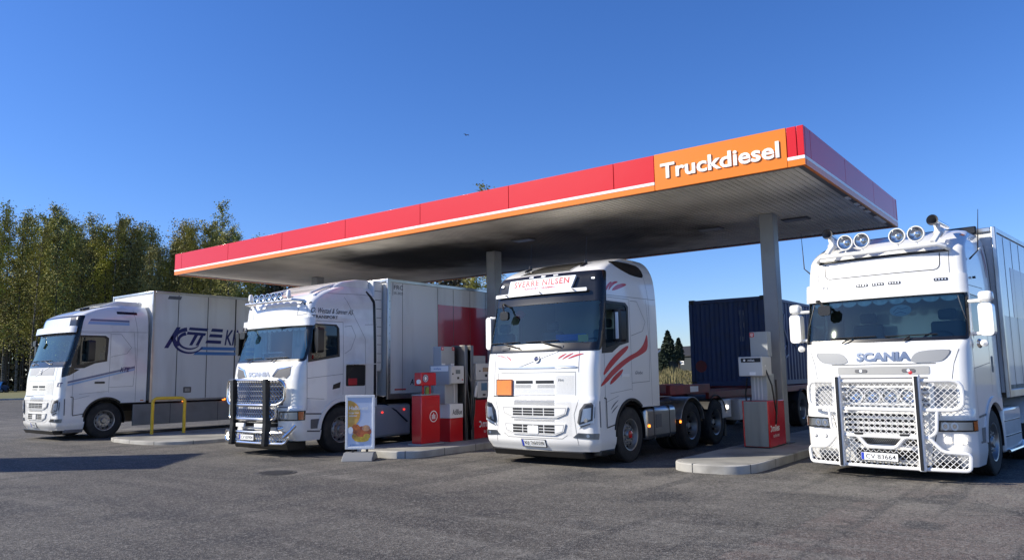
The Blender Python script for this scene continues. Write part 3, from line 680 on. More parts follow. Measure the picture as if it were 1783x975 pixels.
# ================================================================== CANOPY
CX0, CX1, CY0, CY1, CZB, CZT = -22.88, -3.44, 12.25, 19.37, 4.90, 5.56
can = empty('canopy', (0, 0, 0), 0, 'long flat fuel station canopy with red and orange fascia over the truck pumps', 'canopy')
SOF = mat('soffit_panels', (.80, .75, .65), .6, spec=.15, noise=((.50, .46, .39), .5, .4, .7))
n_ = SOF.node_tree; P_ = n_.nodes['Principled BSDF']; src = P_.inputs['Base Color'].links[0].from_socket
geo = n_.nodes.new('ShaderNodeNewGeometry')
for (sx, sy, rx, ry, amt) in ((-15.9, 15.2, 1.6, 1.9, .95), (-14.0, 15.2, 1.7, 1.7, .93), (-11.0, 16.2, 3.4, 2.2, .80), (-8.2, 15.4, 1.6, 1.6, .6), (-12.3, 17.5, 5, 1.8, .5)):     # dark rounded patches in the soffit colour, over the lanes
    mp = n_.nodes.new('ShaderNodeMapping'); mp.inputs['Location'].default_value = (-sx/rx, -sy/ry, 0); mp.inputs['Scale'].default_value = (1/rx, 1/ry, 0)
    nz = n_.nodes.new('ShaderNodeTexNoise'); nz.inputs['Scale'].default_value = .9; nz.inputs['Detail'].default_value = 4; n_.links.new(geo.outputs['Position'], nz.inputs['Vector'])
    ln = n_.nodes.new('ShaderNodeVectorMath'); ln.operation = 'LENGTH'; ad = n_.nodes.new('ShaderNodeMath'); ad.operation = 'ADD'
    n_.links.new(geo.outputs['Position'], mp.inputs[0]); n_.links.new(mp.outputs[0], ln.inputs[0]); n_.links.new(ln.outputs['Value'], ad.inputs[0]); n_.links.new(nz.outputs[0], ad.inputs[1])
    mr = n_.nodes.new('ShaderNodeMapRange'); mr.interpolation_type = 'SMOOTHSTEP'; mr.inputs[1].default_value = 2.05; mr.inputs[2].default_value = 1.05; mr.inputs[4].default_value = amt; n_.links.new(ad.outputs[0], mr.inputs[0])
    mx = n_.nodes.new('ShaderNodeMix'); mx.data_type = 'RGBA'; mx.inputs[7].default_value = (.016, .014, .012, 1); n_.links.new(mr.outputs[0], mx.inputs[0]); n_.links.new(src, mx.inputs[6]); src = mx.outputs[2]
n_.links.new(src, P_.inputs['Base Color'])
b = MB(); pr_ = []; x = CX0+.14
while x < CX1-.16:
    pr_ += [(x, 0), (x+.085, 0), (x+.089, .022), (x+.108, .022)]; x += .112
z0 = CZB+.03; n = len(pr_)
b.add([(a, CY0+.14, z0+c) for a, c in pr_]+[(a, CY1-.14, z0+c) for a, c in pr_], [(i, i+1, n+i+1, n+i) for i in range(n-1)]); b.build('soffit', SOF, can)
bx('roof_deck', LGREY, can, CX0+.05, CX1-.05, CY0+.05, CY1-.05, CZB+.12, CZT-.06, bevel=0)
ZR, ZW = 5.062, 5.005
xs = [CX0, CX0+.40, -19.90, -17.30, -14.68, -12.06, -9.48, -6.96, -6.11, -3.72, -3.56, CX1]
for i in range(len(xs)-1):
    a, c = xs[i]+.006, xs[i+1]-.006
    if i == 8: 
        pn = bx('fascia_panel', ORANGE, can, a, c, CY0, CY0+.06, CZB, CZT+.004, bevel=.004, label='orange fascia panel with the white word Truckdiesel')
        flat_text('lettering', SIGNW, pn, 'Truckdiesel', lambda p, q, o: (p, CY0-o, q), -5.98, -3.84, 5.085, 5.365, depth=.022, bold=.022)
    else:
        b = MB(); b.box(a, c, CY0+.004, CY0+.06, ZR, CZT); b.build('fascia_panel', FASC, can, bevel=.004)
for a, c in ((CX0, -6.11), (-3.72, CX1)):
    bx('white_strip', SIGNW, can, a, c-.003, CY0-.004, CY0+.055, ZW, ZR-.002, bevel=.003); bx('orange_strip', ORANGE, can, a, c-.003, CY0, CY0+.055, CZB, ZW-.002, bevel=.003)
ys = [CY0+.004, CY0+.36, 14.78, 17.05, 19.0, CY1]
for sx in (1, -1):
    X = CX1 if sx == 1 else CX0
    for i in range(5):
        b = MB(); b.box(min(X-sx*.005, X-sx*.06), max(X-sx*.005, X-sx*.06), ys[i]+.006+(.062 if i == 0 else 0), ys[i+1]-.006, ZR, CZT); b.build('fascia_panel', FASC, can, bevel=.004)
    bx('white_strip', SIGNW, can, min(X, X-sx*.055), max(X, X-sx*.055), CY0+.062, CY1-.062, ZW, ZR-.002, bevel=.003); bx('orange_strip', ORANGE, can, min(X, X-sx*.055), max(X, X-sx*.055), CY0+.062, CY1-.062, CZB, ZW-.002, bevel=.003)
bx('fascia_panel', FASC, can, CX0, CX1, CY1-.056, CY1, ZR, CZT); bx('white_strip', SIGNW, can, CX0, CX1, CY1-.056, CY1, ZW, ZR-.002); bx('orange_strip', ORANGE, can, CX0, CX1, CY1-.056, CY1, CZB, ZW-.002)
b = MB()
for (a0, a1, b0, b1) in ((CX0+.06, CX1-.06, CY0+.062, CY0+.16), (CX0+.06, CX1-.06, CY1-.16, CY1-.062), (CX0+.062, CX0+.16, CY0+.165, CY1-.165), (CX1-.16, CX1-.062, CY0+.165, CY1-.165)): b.box(a0, a1, b0, b1, CZB+.012, CZB+.05)
b.build('drip_edge', GREYP, can)
for y in (15.2, 15.9, 16.3, 16.8, 17.6): bx('edge_bracket', SIGNW, can, CX1-.15, CX1-.08, y, y+(.9 if y > 17 else .22), CZB-.008, CZB+.011, bevel=0)
COLM = mat('column_paint', (.33, .35, .37), .45, noise=((.26, .27, .28), 1.2, .4, .7))
for cx, cy in ((-5.33, 15.95), (-12.72, 15.75), (-20.35, 15.85)):
    b = MB(); b.box(cx-.15, cx+.15, cy-.15, cy+.15, .14, 4.93); c = b.build('column', COLM, can, bevel=.02)
    b = MB(); b.box(cx-.22, cx+.22, cy-.22, cy+.22, .14, .17); b.build('base_plate', STEEL, c, bevel=.004)
    b = MB(); b.box(cx-.17, cx+.17, cy-.17, cy+.17, .2, 1.5); 
for x, y in ((-6.9, 16.6), (-5.0, 16.8), (-11.0, 14.8)):     # recessed soffit lamps
    b = MB(); b.box(x-.28, x+.28, y-.16, y+.16, CZB+.002, CZB+.028); l = b.build('soffit_lamp', GREYP, can, bevel=.006)
    bx('diffuser', mat('lamp_diffuser', (.16, .155, .14), .3), l, x-.24, x+.24, y-.12, y+.12, CZB-.003, CZB+.001, bevel=0)
# ================================================================== PUMP ISLANDS
def island(P, label):
    P = [(x, y) for x, y in P]; t = empty('pump_island', (0, 0, 0), 0, label, 'island', 'pump islands')
    cx = sum(p[0] for p in P)/len(P); b = MB(); b.prism(P, lambda x, y: (x, y, -.02), lambda x, y: (x, y, .14)); b.build('kerb', CONC, t, bevel=.018)
    b = MB(); acc = 0
    for i in range(len(P)-1):
        p, q = Vector(P[i]), Vector(P[i+1]); L_ = (q-p).length; e = (q-p)/L_; nrm = Vector((e.y, -e.x)); s0 = (1.0-acc) if acc else .5
        while s0 < L_:
            c = p+e*s0; a_, c_ = c-e*.007, c+e*.007; o_ = nrm*.0025; i_ = -nrm*.13
            b.add([(*(a_+o_), 0), (*(c_+o_), 0), (*(c_+o_), .1425), (*(a_+o_), .1425), (*(a_+i_), .1425), (*(c_+i_), .1425)], [(0, 1, 2, 3), (3, 2, 5, 4)]); s0 += 1.0
        acc = (acc+L_) % 1.0
    b.build('kerb_joint', SEAM, t)
    Q = [(cx+(x-cx)*.93, y+(.10 if y < P[0][1]+2 else -.1)) for x, y in P]
    b = MB(); b.prism(Q, lambda x, y: (x, y, .135), lambda x, y: (x, y, .144)); b.build('paving', mat('island_paving', (.29, .28, .25), .85, noise=((.15, .145, .135), 1.3, .4, .7)), t)
    return t
def tipshape(x0, x1, y0, y1, ry):
    n = 10; P = []; rx = (x1-x0)/2; cx = (x0+x1)/2
    for i in range(n+1): a = math.pi+math.pi*i/n; P.append((cx+rx*math.copysign(abs(math.cos(a))**.7, math.cos(a)), y0+ry+ry*math.copysign(abs(math.sin(a))**.8, math.sin(a))))
    return P+[(x1, y1), (x0, y1)]
island(tipshape(-5.92, -4.50, 11.78, 21.0, .75), 'rounded concrete pump island between the red-striped truck and the truck with the white bull bar')
island(tipshape(-12.75, -10.92, 10.72, 21.0, .6), 'concrete pump island carrying the red waste station and the AdBlue pump')
island(tipshape(-22.2, -18.3, 9.72, 20.5, 1.5), 'wide concrete island with the yellow hoop guard, left of the dark bull bar truck').scale = (1, 1, .62)
g = empty('bollard_guard', (-21.55, 11.12, .088), math.atan2(.62, .30), 'yellow steel hoop guard at the front of the left island', 'bollard')
b = MB(); P = [(-.06, 0, 0), (-.06, 0, .55), (-.06, 0, .88)]+[(-.06+.12*(1-math.cos(R(a))), 0, .90+.12*math.sin(R(a))) for a in (15, 35, 55, 75)]+[(.1, 0, 1.02), (.6, 0, 1.02)]+[(.78-.12*(1-math.cos(R(a))), 0, .90+.12*math.sin(R(a))) for a in (75, 55, 35, 15)]+[(.78, 0, .88), (.78, 0, .5), (.78, 0, 0)]
b.tube(P, .045, 12); b.build('hoop', YELLOW, g)
for x_ in (-.06, .78): bx('foot_plate', STEEL, g, x_-.08, x_+.08, -.08, .08, 0, .012, bevel=0)
# manhole
b = MB(); b.lathe([(.0, .001), (.0, .30), (.004, .30), (.004, .345), (-.004, .36)], (-11.5, 8.13, .006), (0, 0, 1), 36); mh = b.build('manhole_cover', mat('cast_iron', (.07, .066, .06), .6, .4), autosm=20); tag(mh, 'round cast iron manhole cover in the asphalt', 'manhole')
b = MB()
for i in range(-4, 5):
    h = math.sqrt(max(0, .27**2-(i*.06)**2)); b.box(-11.5+i*.06-.015, -11.5+i*.06+.015, 8.13-h, 8.13+h, .007, .013)
b.build('cover_ribs', mat('worn_iron', (.09, .085, .08), .5, .5), mh)
# ------------------------------------------------------------------ pumps
GREYB = mat('pump_grey', (.36, .38, .39), .4, coat=.3); PALE = mat('pump_pale_grey', (.55, .56, .56), .4, coat=.3); SCREEN = mat('display_grey', (.16, .19, .20), .15)
def badge(parent, f, cx, cz, s=.05):
    b = MB(); flat_poly(b, rrect(cx-s, cx+s, cz-s, cz+s, s*.3), f, .006); o = b.build('badge', RED, parent)
    b = MB(); V = circ(cx, cz, s*.62, 16); v2 = circ(cx, cz, s*.45, 16); b.add([f(x, z, .008) for x, z in V+v2], [(i, (i+1) % 16, 16+(i+1) % 16, 16+i) for i in range(16)]); flat_poly(b, circ(cx, cz, s*.2, 8), f, .008, .006); b.build('badge_ring', SIGNW, o)
def miles(parent, f, x0, x1, z0, z1, pre=True):
    flat_text('lettering', SIGNW, parent, 'miles', f, x0+(x1-x0)*.22, x1, z0+(z1-z0)*.45, z1, bold=.022, shear=.1)
    flat_text('small_lettering', SIGNW, parent, 'to the next', f, x0+(x1-x0)*.30, x1-(x1-x0)*.05, z0, z0+(z1-z0)*.26, bold=.01)
    b = MB(); c = x0+(x1-x0)*.08; zc = z0+(z1-z0)*.7; r1, r2 = (x1-x0)*.10, (x1-x0)*.055
    V = circ(c, zc, r1, 18, r1*1.2); v2 = circ(c, zc, r2, 18, r2*1.2); b.add([f(x, z, .003) for x, z in V+v2], [(i, (i+1) % 18, 18+(i+1) % 18, 18+i) for i in [k % 18 for k in range(-6, 6)]]); b.build('emblem', SIGNW, parent)
pm = empty('fuel_pump', (-5.37, 15.15, .144), 0, 'diesel pump with stainless front and red side on the right-hand island', 'fuel pump', 'fuel pumps')
bx('base_cabinet', RED, pm, -.265, .25, -.46, .50, .02, .90, bevel=.012); bx('front_panel', STEEL, pm, -.225, .235, -.472, -.461, .03, .895, bevel=.004); bx('plinth', CHASSIS, pm, -.25, .235, -.44, .48, 0, .02)
miles(pm, lambda a, z, o: (.2505+o, a, z), -.40, .12, .20, .44)
bx('pillar', GREYB, pm, -.14, .18, -.25, .18, .90, 1.42, bevel=.01)
b = MB()
for x in (-.06, .01, .08): b.box(x-.012, x+.012, -.262, -.251, .92, 1.36)
b.build('pillar_ribs', PALE, pm)
hd = bx('pump_head', PALE, pm, -.28, .20, -.50, .02, 1.38, 1.76, bevel=.015)
b = MB(); b.box(-.22, .17, -.508, -.502, 1.65, 1.73); b.build('name_plate', INK, hd); flat_text('lettering', SIGNW, hd, 'miles', lambda a, z, o: (a, -.509-o, z), -.08, .05, 1.67, 1.71, bold=.02)
b = MB(); b.cyl((-.15, -.512, 1.69), (-.15, -.508, 1.69), .022, 12); b.cyl((.201, -.35, 1.58), (.206, -.35, 1.58), .02, 10); b.box(-.06, .06, -.506, -.502, 1.40, 1.46); b.build('head_marks', SIGNW, hd)
up = bx('upper_panel', GREYB, pm, -.17, .19, -.10, .12, 1.76, 2.26, bevel=.01); badge(up, lambda a, z, o: (a, -.101-o, z), -.12, 2.20, .045)
b = MB(); b.tube([(.19, -.30, 1.5), (.30, -.32, 1.2), (.33, -.25, .7), (.27, -.1, .45), (.26, .05, .9), (.24, .1, 1.3)], .016, 8); b.tube([(-.30, .0, 1.35), (-.36, .02, 1.0), (-.34, .05, .6), (-.28, .1, .95)], .016, 8); b.build('hose', BLACK, pm)
# waste and washing station
ws = empty('waste_station', (-11.85, 12.22, .144), R(90), 'bright red cabinet with round white emblem and a small red dispenser on top', 'waste bin')
bx('foot', LGREY, ws, -.36, .36, -.20, .20, 0, .025, bevel=.004); cb = bx('cabinet', RED, ws, -.30, .30, -.15, .15, .025, 1.06, bevel=.02); bx('lid', GREYB, ws, -.30, .30, -.15, .15, 1.062, 1.085, bevel=.006)
bx('flap', RED, cb, -.17, .20, -.158, -.15, .84, .98, bevel=.006)
f = lambda a, z, o: (a, -.1505-o, z)
b = MB(); V = circ(.08, .60, .125, 28); v2 = circ(.08, .60, .105, 28); b.add([f(x, z, .004) for x, z in V+v2], [(i, (i+1) % 28, 28+(i+1) % 28, 28+i) for i in range(28)])
for x in (.04, .08, .12): flat_poly(b, rrect(x-.012, x+.012, .54, .67 if x == .08 else .64, .010), f, .004)
b.build('emblem', SIGNW, cb)
for x_ in (-.10, .12): bx('stand', RED, ws, x_-.02, x_+.02, -.02, .02, 1.085, 1.275)
wh_ = bx('towel_dispenser', RED, ws, -.26, .22, -.11, .11, 1.27, 1.56, bevel=.02)
b = MB(); f = lambda a, z, o: (a, -.1105-o, z); V = circ(-.13, 1.43, .09, 22); b.prism(V, lambda x, z: f(x, z, 0), lambda x, z: f(x, z, .004)); b.build('round_label', NAVY, wh_); b = MB(); v1 = circ(-.13, 1.43, .075, 22); v2 = circ(-.13, 1.43, .062, 22); b.add([f(x, z, .006) for x, z in v1+v2], [(i, (i+1) % 22, 22+(i+1) % 22, 22+i) for i in range(22)]); flat_poly(b, circ(-.13, 1.43, .035, 14, .045), f, .006, .004); b.build('label_drop', SIGNW, wh_)
b = MB(); b.cyl((-.02, -.05, 1.085), (-.02, -.05, 1.24), .045, 12); b.build('squeegee_bucket', mat('green_bucket', (.25, .30, .04), .5), ws)
b = MB(); b.cyl((-.30, -.05, 1.36), (-.24, -.05, 1.36), .05, 12); b.build('paper_roll', SIGNW, ws)
# AdBlue dispenser
ad = empty('adblue_dispenser', (-11.96, 13.04, .144), R(90), 'slim AdBlue dispenser with white AdBlue label over a red base, next to the waste station', 'fuel pump', 'fuel pumps')
bx('base_cabinet', RED, ad, -.20, .24, -.26, .26, 0, .52, bevel=.01); lb = bx('label_panel', SIGNW, ad, -.20, .24, -.262, .26, .525, .84, bevel=.006)
flat_text('lettering', INK, lb, 'AdBlue', lambda a, z, o: (a, -.2625-o, z), -.12, .20, .60, .72, bold=.012)
bx('pillar', GREYB, ad, -.26, .18, -.16, .2, .84, 1.5, bevel=.01); bx('guide_rail', PALE, ad, .02, .07, -.175, -.161, .86, 1.34, bevel=.003)
up = bx('upper_panel', GREYB, ad, -.26, .20, -.05, .2, 1.5, 2.15, bevel=.012); badge(up, lambda a, z, o: (a, -.051-o, z), -.22, 2.1, .04); badge(up, lambda a, z, o: (a, -.051-o, z), .15, 2.1, .04)
for x_ in (-.25, .06): bx('notice', SIGNW, up, x_, x_+.12, -.058, -.052, 1.56, 1.76, bevel=0)
hd = bx('pump_head', PALE, ad, -.24, .20, -.34, .14, 1.30, 1.70, bevel=.015); 
b = MB(); b.box(-.09, .06, -.348, -.342, 1.52, 1.61); b.build('display', SCREEN, hd); b = MB(); b.box(-.04, .02, -.348, -.342, 1.40, 1.45); b.cyl((-.19, -.35, 1.52), (-.19, -.34, 1.52), .02, 10); b.build('keys', INK, hd); b = MB(); b.box(.12, .15, -.348, -.342, 1.37, 1.40); b.build('stop_button', RED, hd)
sgn = bx('side_sign', GREYB, ad, -.275, -.243, -.32, .30, 1.28, 1.72, bevel=.006); bx('notice', SIGNW, sgn, -.281, -.2755, -.28, .26, 1.58, 1.70, bevel=0)
flat_text('lettering', SKYB, sgn, 'miles', lambda a, z, o: (-.2812-o, -a, z), -.16, .06, 1.62, 1.665)
mast = bx('hose_mast', STEEL, ad, .28, .38, -.30, .12, .0, 2.18, bevel=.01); bx('hose_mast', STEEL, ad, .49, .59, -.30, .12, 0, 2.18, bevel=.01); bx('mast_core', BLACK, ad, .381, .489, -.10, .10, 0, 2.12, bevel=.004)
b = MB(); b.tube([(.39, -.12, 1.9), (.36, -.30, 1.2), (.38, -.36, .6), (.44, -.34, .25), (.52, -.36, .6), (.58, -.34, 1.0)], .020, 8); b.tube([(.40, -.14, 1.8), (.45, -.33, 1.3), (.47, -.38, .8), (.42, -.36, .35)], .020, 8); b.build('hose', BLACK, ad)
b = MB(); b.tube([(.58, -.34, .98), (.585, -.36, 1.1), (.57, -.40, 1.24)], [.028, .034, .016], 8); b.build('nozzle', SIGNW, ad)
# card pump at the right end of the island
cp = empty('fuel_pump', (-12.0, 14.10, .144), R(90), 'diesel pump with card terminal and red miles base beside the red-striped truck', 'fuel pump', 'fuel pumps')
bs = bx('base_cabinet', RED, cp, -.40, .52, -.26, .26, 0, .90, bevel=.012); bx('cap', CHASSIS, cp, -.41, .53, -.27, .27, .902, .925, bevel=.004)
miles(cp, lambda a, z, o: (a, -.2605-o, z), -.22, .42, .12, .42)
bx('pillar', GREYB, cp, -.26, .26, -.10, .22, .925, 1.95, bevel=.01)
hd = bx('pump_head', PALE, cp, -.38, .10, -.34, .14, 1.36, 1.76, bevel=.015); b = MB(); b.box(-.14, .06, -.348, -.342, 1.56, 1.66); b.build('display', mat('amber_display', (.30, .20, .13), .2), hd); b = MB(); b.box(-.06, .02, -.348, -.342, 1.44, 1.50); b.cyl((-.25, -.35, 1.58), (-.25, -.34, 1.58), .02, 10); b.build('keys', INK, hd)
tm = bx('card_terminal', PALE, cp, -.38, .10, -.38, .10, .95, 1.345, bevel=.012); b = MB(); b.box(-.25, -.04, -.388, -.382, 1.12, 1.30); b.build('screen', mat('blue_screen', (.10, .20, .32), .1), tm); b = MB(); b.box(.05, .16, -.388, -.382, 1.00, 1.08); b.box(.07, .14, -.388, -.382, 1.12, 1.2); b.box(-.2, -.1, -.388, -.382, 1.0, 1.04); b.build('keys', INK, tm)
# A-board
sb = empty('pavement_sign', (-11.78, 10.27, 0), R(38), 'framed food poster on a sprung base beside the pump island', 'sign')
b = MB(); 
b.prism([(-.33, 0), (.33, 0), (.30, .05), (.12, .15), (-.12, .15), (-.30, .05)], lambda y, z: (-.30, y, z), lambda y, z: (.30, y, z)); b.build('base', mat('grey_rubber_base', (.20, .205, .21), .6), sb, bevel=.012)
for x_ in (-.14, .14): b = MB(); b.cyl((x_, 0, .14), (x_, 0, .21), .025, 10); b.build('spring', BLACK, sb)
b = MB(); O = rrect(-.29, .29, .21, 1.27, .02, 2); 
for (a0, a1, c0, c1) in ((-.29, -.245, .21, 1.27), (.245, .29, .21, 1.27), (-.2445, .2445, .21, .255), (-.2445, .2445, 1.225, 1.27)): b.box(a0, a1, -.03, .03, c0, c1)
b.build('frame', SIGNW, sb, bevel=.004)
ps = bx('poster', mat('poster_pale', (.60, .66, .78), .5), sb, -.244, .244, -.018, .018, .256, 1.224, bevel=0)
fp = lambda a, z, o: (a, -.0185-o, z)
def art(nm, m, P, d): b = MB(); flat_poly(b, P, fp, d, d-.001); b.build(nm, m, ps)
art('poster_bun', mat('poster_orange', (.78, .36, .06), .5, noise=((.85, .50, .12), 8, .4, .6)), [p for p in [(-.243, .62), (-.243, 1.16)]+[(-.243+.25*math.sin(R(a)), .90+.27*math.cos(R(a))) for a in range(10, 171, 16)]][::-1], .0015)
for i, (cx_, cz_, rx_, rz_, c) in enumerate(((0.0, .46, .16, .10, (.80, .42, .05)), (.06, .55, .17, .11, (.62, .16, .05)), (-.08, .60, .09, .10, (.72, .20, .04)), (.12, .62, .08, .06, (.75, .40, .18)), (.03, .40, .15, .05, (.82, .55, .05)), (.14, .46, .07, .05, (.80, .55, .06)))):
    art('poster_food', mat('poster_food%d' % i, c, .5, noise=((c[0]*.6, c[1]*.6, c[2]), 14, .4, .6)), circ(cx_, cz_, rx_, 18, rz_), .0025+.001*i)
art('poster_price', SIGNW, circ(-.185, .58, .05, 18, .07), .010)
for k, (t_, z_, x1_) in enumerate((('Halloumi', .98, .16), ('burger med', .90, -.03), ('søtpotet', .84, -.06))): flat_text('poster_lettering', SIGNW, ps, t_, lambda a, z, o: (a, -.0185-.004-o, z), -.22, x1_, z_, z_+(.075 if k == 0 else .04), bold=.015)
art('poster_line', SKYB, rrect(-.20, .08, .288, .300, .004), .002)
# unseen panel on posts added left of the view to cast the asphalt shadow
tp = empty('shadow_caster', (-21.55, 2.45, 0), math.atan2(SDX, -SDY), 'tall grey panel on two posts added out of view on the left to cast a shadow', 'sign')
bx('caster_panel', LGREY, tp, -1.35, 1.35, -.15, .15, .3, 5.6, bevel=.03); bx('frame_cap', GREYP, tp, -1.4, 1.4, -.17, .17, 5.6, 5.75); b = MB(); b.box(-1.1, -.9, -.08, .08, 0, .3); b.box(.9, 1.1, -.08, .08, 0, .3); b.build('post', GREYP, tp)
# ================================================================== TRUCKS
def band(cab, parent, name, mt, z0, z1, umax, off, thick, r=.03, **k):
    return cab.patch(name, mt, parent, densify(rrect(-umax, umax, z0, z1, r), .25), off=off, thick=thick, **k)
def mir(P): return [(-a, z) for a, z in reversed(P)]
def slat_box(cab, parent, x0, x1, z0, z1, rows, cols=1, gap=.02, vg=.4, name='air_slot', space='f', off=.004, mt=BLACK):
    V = []; F = []; h = (z1-z0)/rows
    for i in range(rows):
        for j in range(cols):
            a0 = x0+(x1-x0)*j/cols+gap/2; a1 = x0+(x1-x0)*(j+1)/cols-gap/2; c0 = z0+i*h+h*vg/2; c1 = z0+(i+1)*h-h*vg/2
            k = len(V); V += [(a0, c0), (a1, c0), (a1, c1), (a0, c1)]; F.append((k, k+1, k+2, k+3))
    return cab.patch(name, mt, parent, None, off=off, space=space, tris=(V, F))
def perf(cab, parent, x0, x1, z0, z1, nx, nz, name='perforated_panel', mt=None, off=.004, k=.8):
    V = []; F = []; dx = (x1-x0)/nx; dz = (z1-z0)/nz
    for j in range(nz):
        for i in range(nx):
            cx = x0+(i+.5+(.5 if j % 2 else 0))*dx; cz = z0+(j+.5)*dz
            if cx+dx*.4 > x1: continue
            q = len(V); V += [(cx-dx*k/2, cz), (cx, cz-dz*k/2), (cx+dx*k/2, cz), (cx, cz+dz*k/2)]; F.append((q, q+1, q+2, q+3))
    return cab.patch(name, mt or GREYP, parent, None, off=off, space='f', tris=(V, F))
def volvo(root, kte):
    prof = [(.28, .10, 1.20, .18, .09), (.45, .01, 1.25, .18, .09), (.7, .0, 1.25, .18, .09), (1.15, .0, 1.25, .17, .09), (1.24, .03, 1.25, .17, .09), (1.7, .05, 1.25, .17, .09), (2.05, .10, 1.25, .16, .10), (2.2, .15, 1.25, .15, .10), (2.95, .33, 1.24, .15, .11), (3.2, .37, 1.225, .15, .11), (3.38, .41, 1.205, .16, .10),
            (3.48, .47, 1.185, .17, .09), (3.56, .58, 1.16, .18, .08), (3.65, .78, 1.12, .19, .06), (3.73, 1.02, 1.07, .19, .05), (3.80, 1.32, 1.00, .18, .03), (3.86, 1.70, .90, .15, .02), (3.90, 2.05, .78, .12, .01)]
    cab = Cab(prof, 2.52); P = WHITEF if not kte else WHITE; LA, L1, L2 = cab.LA, cab.L1, cab.L2
    ug = L1+L2*.55; uf = L1+L2*.97
    ws = densify(rrect(-ug, ug, 2.18, 2.93, .06), .2); frame = densify(rrect(-uf, uf, 2.03, 3.50, .08), .2)
    dw = [(.60, 2.10), (1.28, 2.24), (1.30, 2.83), (1.24, 2.88), (.56, 2.88), (.50, 2.84), (.50, 2.08)]
    wu = densify([(cab.su(y, z), z) for y, z in densify(dw, .1)], .2); wl = [(-a, z) for a, z in reversed(wu)]
    fo = densify(rrect(-uf+.03, uf-.03, 2.06, 3.47, .07), .2)
    arch = archpts(1.36, .52, .60, .35, .80, 2.52, .98, .50, .28)
    cab.body(root, P, arch, 1.0, [fo, wu, wl])
    fr = cab.patch('windscreen_surround', BGLOSS, root, frame, [ws], off=.006, thick=.03)
    cab.patch('windscreen', WINDR if kte else WIND, root, densify(rrect(-ug-.02, ug+.02, 2.16, 2.95, .06), .2), off=-.004)
    for sg in (1, -1):
        o = densify([(y, z) for y, z in [(.36, 1.98), (.72, 2.0), (1.0, 2.13), (1.34, 2.19), (1.37, 2.86), (1.27, 2.93), (.52, 2.93), (.44, 2.86), (.40, 2.3)]], .1)
        cab.patch('window_surround', BLACK, root, o if sg == 1 else o, [densify(dw, .1)], off=.006, thick=.03, space='s', sg=sg)
        cab.patch('side_window', SIDEG, root, densify(dw, .1), off=-.006, space='s', sg=sg)
        cab.line([[(.44, .70), (.44, 1.24)], [(.44, 1.24), (.44, 1.98)], [(1.42, 1.3), (1.42, 3.0), (.47, 3.0)], [(1.42, 1.44), (2.12, 1.46), (2.16, 2.2), (2.10, 3.03)], [(.30, 3.03), (2.5, 3.06)], [(1.45, 2.32), (1.9, 2.42), (2.03, 2.6), (1.72, 2.98), (1.45, 2.98)], [(2.2, 1.0), (2.2, 3.05), (2.1, 3.7)]], .008, sg=sg, parent=root, mt=SEAML)
        cab.line([[(.62, 1.27), (1.40, 1.33)], [(.46, 1.12), (.9, 1.22)]], .006, sg=sg, parent=root, name='door_crease', mt=SEAML)
        cab.line([[(.40, 1.20), (.47, 1.18), (.475, .68)], [(.475, .68), (.78, .72)]], .022, sg=sg, parent=root, name='step_gap', mt=SEAM, off=.004)
        cab.patch('door_handle', BLACK if kte else WPLAIN, root, rrect(1.02, 1.30, 1.555, 1.61, .02), off=.02, thick=.02, space='s', sg=sg)
        arch_lip(cab, root, 1.36, .52, .60, .62, .98, BLACK, .045, sg)
        cab.patch('roof_side_intake', BGLOSS, root, smooth2([(.98, 3.66), (1.1, 3.735), (2.0, 3.74), (2.15, 3.66), (2.15, 3.48), (1.9, 3.47), (1.5, 3.50)], 1) if not kte else rrect(1.6, 2.2, 3.58, 3.66, .02), off=.004, space='s', sg=sg, dzs=.04)
        b = MB(); b.box(sg*1.06, sg*1.16, .52, .80, .36, .40); b.box(sg*1.06, sg*1.16, .52, .80, .58, .62); b.build('step', GREYP, root)
        # headlights
        H = [(.98, .70), (1.06, 1.10), (1.24, 1.13), (1.20, .80)]
        H = [(cab.fu(a, z), z) for a, z in [(.88, .68), (.97, 1.10), (1.20, 1.14), (1.18, .78)]]; H = [(sg*a, z) for a, z in H]
        hl = cab.patch('headlight', GREYP, root, densify(smooth2(H, 1), .06), off=.012, thick=.02)
        cab.patch('reflector', HPAD, hl, [(c_[0]*.55+sum(p[0] for p in H)/4*.45, c_[1]*.55+sum(p[1] for p in H)/4*.45) for c_ in H], off=.018)
        c = [sum(p[0] for p in H)/4, sum(p[1] for p in H)/4]
        cab.patch('reflector', HPAD, hl, circ(c[0], c[1]+.04, .055, 18), off=.022); cab.patch('reflector', CHROME, hl, circ(c[0]-sg*.01, c[1]-.10, .035, 18), off=.022)
        cab.patch('light_strip', HPAD, hl, [(H[0][0]+sg*.01, H[0][1]+.02), (H[3][0]-sg*.01, H[3][1]+.015), (H[3][0]-sg*.015, H[3][1]+.05), (H[0][0]+sg*.03, H[0][1]+.055)], off=.024)
        cab.patch('light_strip', HPAD, hl, [(H[3][0]-sg*.012, H[3][1]), (H[2][0]-sg*.012, H[2][1]-.03), (H[2][0]-sg*.035, H[2][1]-.03), (H[3][0]-sg*.035, H[3][1])], off=.0245)
        cab.patch('lens', LENS, hl, densify(smooth2(H, 1), .06), off=.030)
        G = [(sg*a, z) for a, z in [(.80, .53), (L1+.73*L2, .50), (L1+.8*L2, .60), (.90, .61)]]
        fg = cab.patch('fog_lamp', ALUB, root, G, off=.010, thick=.015); cab.patch('lens', LENS, fg, G, off=.016); cab.patch('reflector', HPAD, fg, circ(sg*(L1+.02), .56, .03, 12), off=.013)
        cab.patch('corner_vent', GREYP, root, [(sg*a, z) for a, z in [(L1+.9*L2, 1.15), (L1+.99*L2, 1.15), (L1+.99*L2, .70), (L1+.9*L2, .70)]], off=.004)
